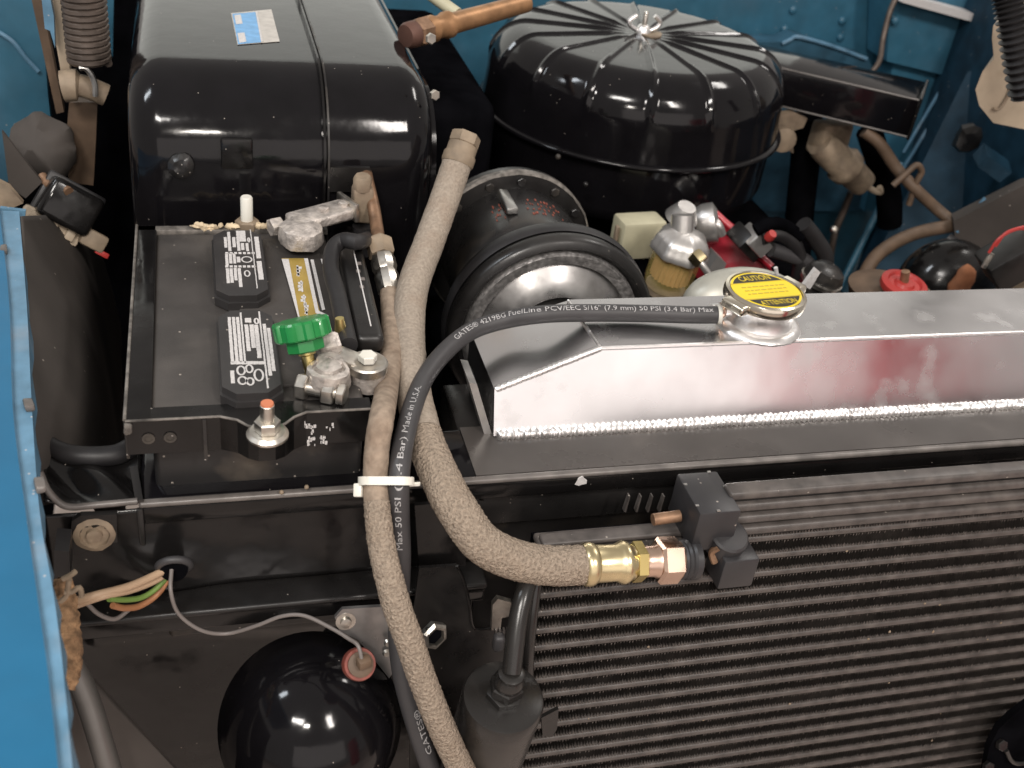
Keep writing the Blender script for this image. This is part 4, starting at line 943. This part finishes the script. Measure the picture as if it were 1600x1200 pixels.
# ================================================================== firewall
fw = thing('firewall', 'blue painted firewall behind the air cleaner', 'panel', (.8, 1.5, -.3))
MB().bx(.15, 1.35, 1.50, 1.51, -.94, .065).build('main_sheet', M['blue_old'], fw)
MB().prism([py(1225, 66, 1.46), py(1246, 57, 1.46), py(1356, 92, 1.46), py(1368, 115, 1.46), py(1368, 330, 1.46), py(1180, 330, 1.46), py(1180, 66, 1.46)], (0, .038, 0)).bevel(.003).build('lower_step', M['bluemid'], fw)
MB().tube(crom([py(1222, 68, 1.457), py(1235, 62, 1.457), py(1248, 58, 1.457), py(1300, 72, 1.457), py(1354, 92, 1.457)], 5), .003, 8).build('step_edge', M['blue_edge'], fw)  # lit rim of the step drawn as a paler bead
MB().prism([py(1392, -30, 1.43), py(1590, -30, 1.43), py(1500, 112, 1.43), py(1468, 116, 1.43), py(1386, 96, 1.43)], (0, .06, 0)).bevel(.004).build('side_box', M['blue_old'], fw)
MB().prism([py(1396, 98, 1.445), py(1470, 118, 1.445), py(1500, 114, 1.445), py(1450, 190, 1.445), py(1380, 330, 1.445), py(1350, 330, 1.445)], (0, .05, 0)).bevel(.004).build('side_lower', M['blue_old'], fw)
MB().tube([py(1503, 112, 1.425), py(1400, 282, 1.42)], .003, 8).build('fold_line', M['blue_edge'], fw)  # lit flange edges drawn in the paler blue
MB().tube([py(1490, 106, 1.425), py(1412, 238, 1.42)], .0025, 8).build('fold_line', M['blue_edge'], fw)
MB().prism([py(1418, -6, 1.40), py(1565, 33, 1.40), py(1548, 42, 1.40), py(1410, 4, 1.40)], (0, .03, .0)).build('cowl_edge', M['print'], fw)
for x, y in ((1238, 15), (1225, 45), (1315, 32), (1398, 32), (1312, 58)):
    MB().lathe([(.006, 0), (.0055, .004), (.002, .006)], py(x, y, 1.50 if x < 1390 else 1.425), (0, -1, .1), 12).build('firewall_screw', M['blue_old'], fw)
MB().lathe([(.007, 0), (.007, .001)], py(1307, 104, 1.455), (0, -1, .1), 14).build('plug_hole', M['void'], fw)
# right inner fender
rf = thing('right_inner_fender', 'dark grimy blue inner fender at the far right', 'panel', (1.1, 1.1, -.3))
MB().prism([V((1.11, 1.49, -.9)), V((1.11, 1.49, .1)), V((1.02, .7, -.05)), V((1.02, .7, -.9))], (.01, 0, 0)).build('sheet', M['bluedark'], rf)
MB().tube([py(1408, 255, 1.36), py(1302, 470, 1.28)], .0055, 10).build('fold_flange', M['blue_old'], rf)
MB().prism([py(1512, 112, 1.36), py(1600, 90, 1.30), py(1640, 330, 1.2), py(1600, 480, 1.15), py(1330, 480, 1.24)], (.03, .03, -.01)).build('lower_panel', M['bluedark'], rf)
MB().prism([py(1600, 290, 1.0), py(1490, 345, 1.05), py(1500, 470, 1.05), py(1640, 470, 1.0), py(1640, 280, 1.0)], (.01, .02, 0)).build('dusty_panel', M['dark_apron'], rf)
MB().tube([py(1540, 310, 1.04), py(1495, 362, 1.05)], .003, 8).build('panel_edge', M['blue_edge'], rf)
MB().lathe([(.02, 0), (.018, .01), (.01, .012)], py(1512, 215, 1.2), (-.3, -1, .2), 9).jitter(.006, 60).build('grimy_lump', M['satin'], rf)
MB().prism([py(1545, 245, 1.16), py(1582, 270, 1.15), py(1560, 285, 1.15), py(1530, 262, 1.16)], (0, .02, .01)).bevel(.003).jitter(.004, 70).build('bent_tab', M['bluedark'], rf)
# beige blower part and loom top right
bp = thing('beige_motor_cover', 'beige moulded cover at the top right corner', 'cover', py(1570, 120, 1.0))
q = py(1575, 110, 1.0)
poly = [(1552, 40), (1600, 20), (1660, 20), (1660, 205), (1600, 202), (1552, 192), (1530, 165), (1524, 140), (1535, 112), (1553, 92), (1550, 60)]
MB().prism([py(x, y, 1.0) for x, y in poly], (.075, .08, .0)).bevel(.010, 4).build('shell', M['beige'], bp)
MB().tube(crom([py(1588, 118, .997), py(1575, 150, .997), py(1562, 170, .997), py(1552, 170, .997)], 5), .0016, 8).build('moulded_line', M['tan'], bp)
m = MB(); lp = crom([py(1573, -20, .93), py(1580, 20, .92), py(1590, 80, .91), py(1602, 150, .90)], 30)
m.tube(lp, [.014+.0022*math.sin(i*math.pi/2.5) for i in range(len(lp))], 20)
tag(m.build('corrugated_loom', M['rubber_dark'], None, ang=60), 'black corrugated loom in the extreme top right corner', 'loom')
# wire on the firewall
tag(MB().tube(crom([py(1403, -10, 1.40), py(1390, 20, 1.39), py(1380, 60, 1.38), py(1374, 95, 1.36), py(1358, 118, 1.34)], 6), .004, 10).build('firewall_cable', M['spring'], None), 'dark cable hanging down the blue firewall above the snorkel', 'cable')
# brown hose
tag(MB().tube(crom([py(1338, 480, 1.0), py(1345, 445, 1.02), py(1365, 405, 1.04), py(1400, 378, 1.06), py(1440, 362, 1.07), py(1493, 352, 1.07)], 8), .0085, 14).build('vacuum_hose', M['hosebrown'], None), 'brown rubber hose arching down behind the radiator', 'hose')
tag(MB().tube(crom([py(1350, 205, 1.14), py(1375, 225, 1.13), py(1400, 262, 1.12), py(1430, 295, 1.1), py(1462, 325, 1.09), py(1492, 350, 1.07)], 8), .0075, 14).build('heater_hose', M['hosebrown'], None), 'straight brown hose running up towards the snorkel end', 'hose')
# tan sensor
ts = thing('vacuum_valve', 'grimy tan valve pointing down right under the snorkel', 'valve', py(1310, 250, 1.2))
t0, t1 = py(1280, 222, 1.2), py(1352, 290, 1.2); td = (t1-t0).normalized(); tl = (t1-t0).length
MB().box(py(1296, 215, 1.21), (.05, .03, .045), .006, 2, rot=.2).build('bracket_block', M['tan'], ts)
MB().lathe([(.018, 0), (.021, .01), (.021, tl*.45), (.025, tl*.5), (.025, tl*.6), (.020, tl*.65), (.018, tl*.95), (.006, tl)], t0, td, 18).jitter(.002, 80).build('body', M['tan'], ts)
MB().tube(crom([t1, py(1368, 299, 1.2), py(1376, 300, 1.2), py(1374, 292, 1.2)], 4), .004, 8).build('nipple', M['beige'], ts)
MB().lathe([(.016, 0), (.016, .01), (.008, .012)], py(1222, 215, 1.18), (-.2, -1, 0), 14).build('screw', M['tan'], ts)
MB().prism([py(1215, 180, 1.19), py(1240, 175, 1.19), py(1262, 185, 1.19), py(1255, 200, 1.19), py(1238, 205, 1.19), py(1240, 240, 1.19), py(1222, 230, 1.19)], (0, .01, 0)).bevel(.002).build('arm', M['tan'], ts)
for nm, pts, mm, r, lab in (
    ('black_pipe', [(1262, 180), (1258, 250), (1250, 330), (1245, 400)], 'void', .02, 'thick black pipe dropping behind the tan valve'),
    ('black_cable', [(1358, 205), (1372, 250), (1388, 300), (1390, 350)], 'void', .018, 'black cable below the snorkel mouth'),
    ('grey_cable', [(1330, 300), (1318, 330), (1304, 365), (1295, 420)], 'spring', .005, 'thin grey cable descending from the tan valve nipple')):
    tag(MB().tube(crom([py(x, y, 1.26) for x, y in pts], 6), r, 12).build(nm, M[mm], None), lab, 'cable')
tag(MB().tube(crom([py(1395, 290, 1.1), py(1415, 272, 1.1), py(1432, 258, 1.1), py(1440, 268, 1.1), py(1432, 285, 1.1), py(1420, 320, 1.1)], 6), .004, 10).build('hose_clip', M['hosebrown'], None), 'bent tan wire clip beside the straight brown hose', 'clip')
# ================================================================== items behind the radiator
vc = thing('valve_cover', 'red painted valve cover sloping away under the air cleaner', 'valve cover', py(1150, 380, 1.0))
v0 = py(1105, 395, 1.0)
MB().prism([py(1090, 330, 1.04), py(1122, 330, 1.02), py(1160, 362, .99), py(1205, 418, .95), py(1210, 440, .95), py(1105, 450, .97)], (0, .05, -.02)).bevel(.004).build('cover', M['red'], vc)
MB().tube([py(1118, 333, 1.0), py(1206, 417, .94)], .004, 10).build('edge_bead', M['red'], vc)
MB().box(py(1166, 378, .955), (.036, .03, .020), .002, 2, rot=Matrix.Rotation(.7, 3, 'Y') @ Matrix.Rotation(.2, 3, 'Z')).build('dark_clamp', M['satin'], vc)
MB().box(py(1180, 375, .945), (.026, .03, .018), .002, 2, rot=Matrix.Rotation(.7, 3, 'Y')).build('steel_clamp', M['cast'], vc)
MB().prism([py(1108, 420, .93), py(1122, 400, .93), py(1135, 412, .93), py(1130, 425, .93), py(1112, 436, .93)], (0, .02, 0)).bevel(.002).build('bracket_tab', M['cast'], vc)
ff = thing('fuel_filter', 'fuel filter with cast metal head and amber glass bowl', 'filter', py(1065, 430, .88))
fc = py(1064, 385, .88)
fa = V((.10, -.10, 1)).normalized()
MB().lathe([(.021, -.048), (.0235, -.044), (.0245, -.036), (.0245, -.006)], fc, fa, 36).build('bowl', M['glass'], ff)
MB().lathe([(.0195, -.036), (.0195, -.004)], fc, fa, 96, rmod=lambda t, r, h: 1+.05*math.sin(24*t)).build('pleated_element', M['pleat'], ff)
MB().lathe([(.020, -.054), (.021, -.047), (.012, -.046)], fc, fa, 30).build('base', M['tan'], ff)
MB().lathe([(.0255, -.008), (.028, -.006), (.028, -.001), (.0265, .001), (.0255, .007), (.021, .013), (.012, .017), (.004, .018)], fc, fa, 48, rmod=lambda t, r, h: 1+(.09*max(0, math.sin(7*t)) if r > .02 else .04*math.sin(7*t))).build('cast_head', M['cast'], ff)
MB().tube([fc+fa*.012+V((-.002, .004, 0)), fc+fa*.03+V((-.004, .012, 0))], .011, 16).build('inlet_boss', M['cast'], ff)
ob = py(1084, 396, .855)
MB().hexa(ob, V((.4, -.5, -.35)), .0085, .012).build('brass_elbow', M['brass'], ff)
MB().tube(crom([ob+V((.004, -.005, -.003)), py(1098, 415, .845), py(1113, 436, .84)], 4), .0035, 10).build('fuel_line', M['cast'], ff)
cr = thing('cream_connector', 'cream plastic connector between pulley and fuel filter', 'connector', py(990, 370, .95))
MB().box(py(996, 368, .95), (.05, .03, .042), .004, 2, rot=.1).build('body', M['cream'], cr)
for k in (0, 1): MB().box(py(963+12*k, 365, .94), (.004, .006, .018), .001, 1).build('slot_rib', M['tan'], cr)
cbn = thing('carburettor_part', 'bright silver carburettor fitting below the air cleaner rim', 'fitting', py(1100, 345, 1.0))
MB().lathe([(.018, 0), (.022, .008), (.022, .02), (.014, .024)], py(1088, 352, .98), (.8, -.3, .3), 24).build('nut', M['cast'], cbn)
MB().lathe([(.014, 0), (.018, .004), (.010, .02)], py(1062, 345, .96), (.1, -.3, 1), 20).build('cup', M['cast'], cbn)
MB().tube(crom([py(1112, 342, .97), py(1122, 352, .96), py(1128, 366, .96)], 4), .005, 10).build('lever', M['cast'], cbn)
ph = thing('thermostat_neck', 'pale grey domed casting behind the radiator cap', 'casting', py(1160, 450, .76))
hc_ = py(1165, 478, .76)
MB().sphere(hc_, (.062, .03, .036), 40, 20, rot=Matrix.Rotation(.12, 3, 'Y')).build('dome', M['shroud'], ph)
MB().tube([py(1212, 418, .735), py(1215, 436, .735)], .0018, 8).build('mould_rib', M['print'], ph)
MB().prism([py(1255, 447, .735), py(1275, 420, .735), py(1282, 426, .735), py(1266, 452, .735)], (0, .004, 0)).bevel(.0008).build('pale_tab', M['print'], ph)
# ignition clutter
for nm, pts, mm, r, lab in (
    ('spark_lead', [(1190, 372), (1215, 365), (1240, 380), (1250, 410), (1246, 440)], 'rubber_dark', .008, 'black lead looping over red cover end'),
    ('spark_lead', [(1205, 390), (1235, 400), (1262, 412), (1262, 450)], 'rubber', .008, 'greyish lead beside the black loop behind cap'),
    ('spark_lead', [(1255, 350), (1275, 375), (1290, 405), (1280, 450)], 'rubber_dark', .009, 'black lead furthest from the red cover'),
    ('spark_lead', [(1180, 360), (1200, 350), (1225, 352), (1250, 370)], 'void', .007, 'upper black lead crossing towards the firewall')):
    tag(MB().tube(crom([py(x, y, .93) for x, y in pts], 6), r, 12).build(nm, M[mm], None), lab, 'lead', 'ignition leads')
tag(MB().lathe([(.005, 0), (.0055, .004), (.0045, .009)], py(1200, 372, .92), (.2, -.6, 1), 14).build('red_boot', M['redplastic'], None), 'small red plug boot beside the red cover', 'boot')
db = thing('distributor', 'grimy dark distributor stub behind the pale casting', 'distributor', py(1275, 440, .88))
MB().lathe([(.020, -.06), (.020, 0), (.022, .006), (.018, .02), (.010, .024)], py(1280, 445, .88), (.15, -.1, 1), 24).jitter(.002, 90).build('body', M['worn'], db)
MB().lathe([(.0225, 0), (.0225, .004)], py(1282, 440, .878), (.15, -.1, 1), 24).build('band', M['zinc'], db)
MB().sphere(py(1303, 359, 1.0), .005, 10, 8).build('bright_ball', M['zinc'], db)
rdc = thing('red_filler_cap', 'round red plastic cap with a peg behind the radiator', 'cap', py(1408, 450, .85))
MB().lathe([(.023, 0), (.0245, .003), (.024, .008), (.018, .010), (.016, .007), (.011, .007), (.009, .010), (.003, .010)], py(1409, 452, .85), (0, -.15, 1), 40, rmod=lambda t, r, h: 1+(.03*math.sin(12*t) if r > .028 else 0)).build('cap', M['redplastic'], rdc)
MB().tube([py(1412, 446, .85), py(1415, 424, .85)], .0045, 10).build('peg', M['rust'], rdc)
MB().lathe([(.042, 0), (.046, .012), (.030, .018)], py(1388, 468, .87), (0, 0, 1), 28).build('rusty_body', M['hosebrown'], rdc)
bo = thing('brake_booster', 'dark round booster shell with a rust patch near the right edge', 'booster', py(1470, 430, .98))
MB().sphere(py(1475, 450, .98), (.062, .05, .062), 36, 20).build('shell', M['gloss_old'], bo)
MB().sphere(py(1502, 445, .938), (.016, .008, .026), 20, 12).jitter(.003, 90).build('rust_patch', mat('orange_rust', (.3, .12, .055), .8, var=.35, vscale=50), bo)
rg = thing('voltage_regulator', 'black box with metal base and red wires at the right edge', 'regulator', py(1570, 400, .86))
rrm = Matrix.Rotation(-.2, 3, 'Z') @ Matrix.Rotation(-.75, 3, 'Y')
MB().box(py(1580, 405, .86), (.055, .045, .035), .003, 2, rot=rrm).build('box', M['satin'], rg)
MB().box(py(1606, 432, .87), (.06, .05, .012), .002, 2, rot=rrm).build('base', M['tan'], rg)
for pts in ([(1545, 395), (1562, 372), (1590, 358), (1620, 360)], [(1555, 385), (1575, 362), (1620, 350)]):
    MB().tube(crom([py(x, y, .85) for x, y in pts], 5), .0016, 8).build('red_wire', M['redplastic'], rg)
MB().tube([py(1536, 418, .85), py(1550, 396, .85)], .003, 8).build('terminal_edge', M['zinc'], rg)
tag(MB().tube(crom([py(1480, 372, 1.0), py(1510, 395, .98), py(1530, 430, .96), py(1542, 470, .94)], 6), .007, 10).build('booster_hose', M['rubber_dark'], None), 'black hose curling past the booster shell', 'hose')
# ================================================================== upper left corner
ih = thing('cowl_side', 'blue cowl side panel in the upper left corner', 'panel', (-.16, 1.1, 0))
MB().prism([py(-40, -40, 1.12), py(48, -40, 1.12), py(60, 40, 1.12), py(70, 90, 1.12), py(75, 150, 1.12), py(84, 230, 1.12), py(40, 260, 1.12), py(-40, 330, 1.12)], (0, .01, 0)).build('sheet', M['blue_old'], ih)
MB().tube(crom([py(-10, 45, 1.117), py(20, 65, 1.117), py(40, 90, 1.117), py(60, 112, 1.117)], 5), .0022, 8).build('pressed_line', M['blue_edge'], ih)
MB().bx(-.35, .1, 1.35, 1.36, -.7, .075).build('rear_sheet', M['void'], ih)
MB().prism([py(163, -20, 1.25), py(178, -20, 1.25), py(176, 90, 1.25), py(168, 60, 1.25)], (0, .01, 0)).build('blue_gap', M['blue_old'], ih)
hg = thing('hood_hinge', 'worn tan and blue hood hinge arms beside the coil spring', 'hinge', py(95, 130, 1.02))
MB().prism([py(45, -20, 1.03), py(60, -20, 1.03), py(100, 175, 1.03), py(88, 178, 1.03)], (0, .012, 0)).bevel(.002).build('rusty_arm', M['hosebrown'], hg)
MB().prism([py(72, -20, 1.01), py(98, -20, 1.01), py(111, 130, 1.01), py(98, 128, 1.01)], (0, .012, 0)).bevel(.002).build('tan_arm', M['beige'], hg)
MB().prism([py(63, -20, 1.0), py(75, -20, 1.0), py(84, 25, 1.0), py(86, 75, 1.0), py(78, 48, 1.0), py(70, 45, 1.0)], (0, .010, 0)).bevel(.002).build('blue_arm', M['blue_edge'], hg)
MB().tube(crom([py(98, 135, 1.0), py(120, 133, 1.0), py(140, 138, 1.0), py(166, 149, 1.0)], 5), [.014]*6+[.010]*10, 12).build('pivot_arm', M['tan'], hg)
MB().prism([py(108, 160, 1.02), py(152, 160, 1.02), py(150, 215, 1.02), py(146, 290, 1.02), py(108, 285, 1.02), py(102, 230, 1.02)], (0, .015, 0)).bevel(.004).build('rusty_plate', M['hosebrown'], hg)
sp = thing('coil_spring', 'brown coil spring with bent wire hook in the upper left', 'spring', py(140, 60, 1.0))
a_, b2 = py(128, -30, 1.0), py(140, 98, 1.0); ax = (b2-a_).normalized(); x_, y_, _ = basis(ax); n_ = 13; pts = []
for i in range(n_*14+1):
    t_ = i/(n_*14); an = 2*math.pi*n_*t_; pts.append(a_.lerp(b2, t_)+(x_*math.cos(an)+y_*math.sin(an))*.0155)
MB().tube(pts, .0036, 8).build('coils', M['spring'], sp)
MB().tube([a_, b2], .012, 12).build('core', M['void'], sp)
MB().tube(crom([py(124, 106, .985), py(133, 106, .985), py(142, 116, .985), py(148, 132, .985), py(149, 150, .985)], 6), .0026, 8).build('hook', M['alu_dull'], sp)
MB().lathe([(.026, 0), (.030, .012), (.027, .024), (.018, .032), (.004, .035)], py(76, 230, 1.02), (-.3, -1, .4), 30).jitter(.005, 60).build('grommet_dome', M['dark_apron'], tag_hd := thing('rubber_dome', 'dark rubber dome under the hood hinge', 'grommet', py(74, 228, 1.0)))
tag(MB().prism([py(3, 205, .93), py(60, 278, .93), py(66, 285, .93), py(40, 310, .93), py(14, 292, .93)], (0, .004, 0)).bevel(.001).build('rubber_flap', M['dark_apron'], None), 'dark triangular rubber flap at the far left edge', 'flap')
cn2 = thing('relay_connector', 'black boxy relay on a beige base with a red tab', 'relay', py(100, 340, .92))
k0, k1 = py(62, 312, .92), py(152, 360, .92); kd = (k1-k0).normalized(); kn = V((-.25, -.75, .6)).normalized(); ks = kn.cross(kd).normalized(); kn = kd.cross(ks)
rk = Matrix((kd, ks, kn)).transposed()
kc = py(108, 322, .92)
MB().box(kc, (.046, .036, .030), .005, 3, rot=rk).build('body', M['gloss_old'], cn2)
MB().box(kc-kn*.010, (.052, .042, .008), .003, 2, rot=rk).build('skirt', M['rubber_dark'], cn2)
bc = py(80, 352, .915)
MB().box(bc, (.052, .014, .012), .003, 2, rot=rk).jitter(.0012, 150).build('beige_base', M['beige'], cn2)
for s in (-.016, .0, .016): MB().box(bc+kd*s+kn*.007, (.008, .010, .006), .0015, 2, rot=rk).build('base_tooth', M['beige'], cn2)
MB().box(py(146, 375, .91), (.022, .016, .014), .003, 2, rot=rk).build('brown_plug', M['tan'], cn2)
MB().box(py(159, 396, .905), (.012, .005, .006), .0012, 2, rot=rk).build('red_tab', M['redplastic'], cn2)
tag(MB().tube(crom([py(66, 275, .94), py(76, 288, .93), py(98, 290, .92), py(108, 300, .91)], 5), .004, 10).build('orange_plug', M['rust'], None), 'rust coloured plug just above the boxy relay', 'plug')
tag(MB().prism([py(-10, 280, .87), py(14, 292, .87), py(36, 318, .87), py(8, 330, .87), py(-10, 330, .87)], (0, .006, 0)).bevel(.002).build('grey_bracket', M['tan'], None), 'grimy grey tab above the end of the fender flange', 'bracket')
# ================================================================== unseen red cabinet added for the red reflection in the tank
tcab = thing('added_red_cabinet', 'unseen red cabinet added for the red reflection in the radiator tank face', 'cabinet', (1.75, -1.0, -.95))
MB().bx(1.50, 1.80, -1.35, -.95, -.93, .36, .01, 2).build('body', M['red'], tcab)
for k in range(7): MB().bx(1.53, 1.77, -.955, -.935, -.86+.163*k, -.715+.163*k, .004, 2).build('drawer', M['red'], tcab)
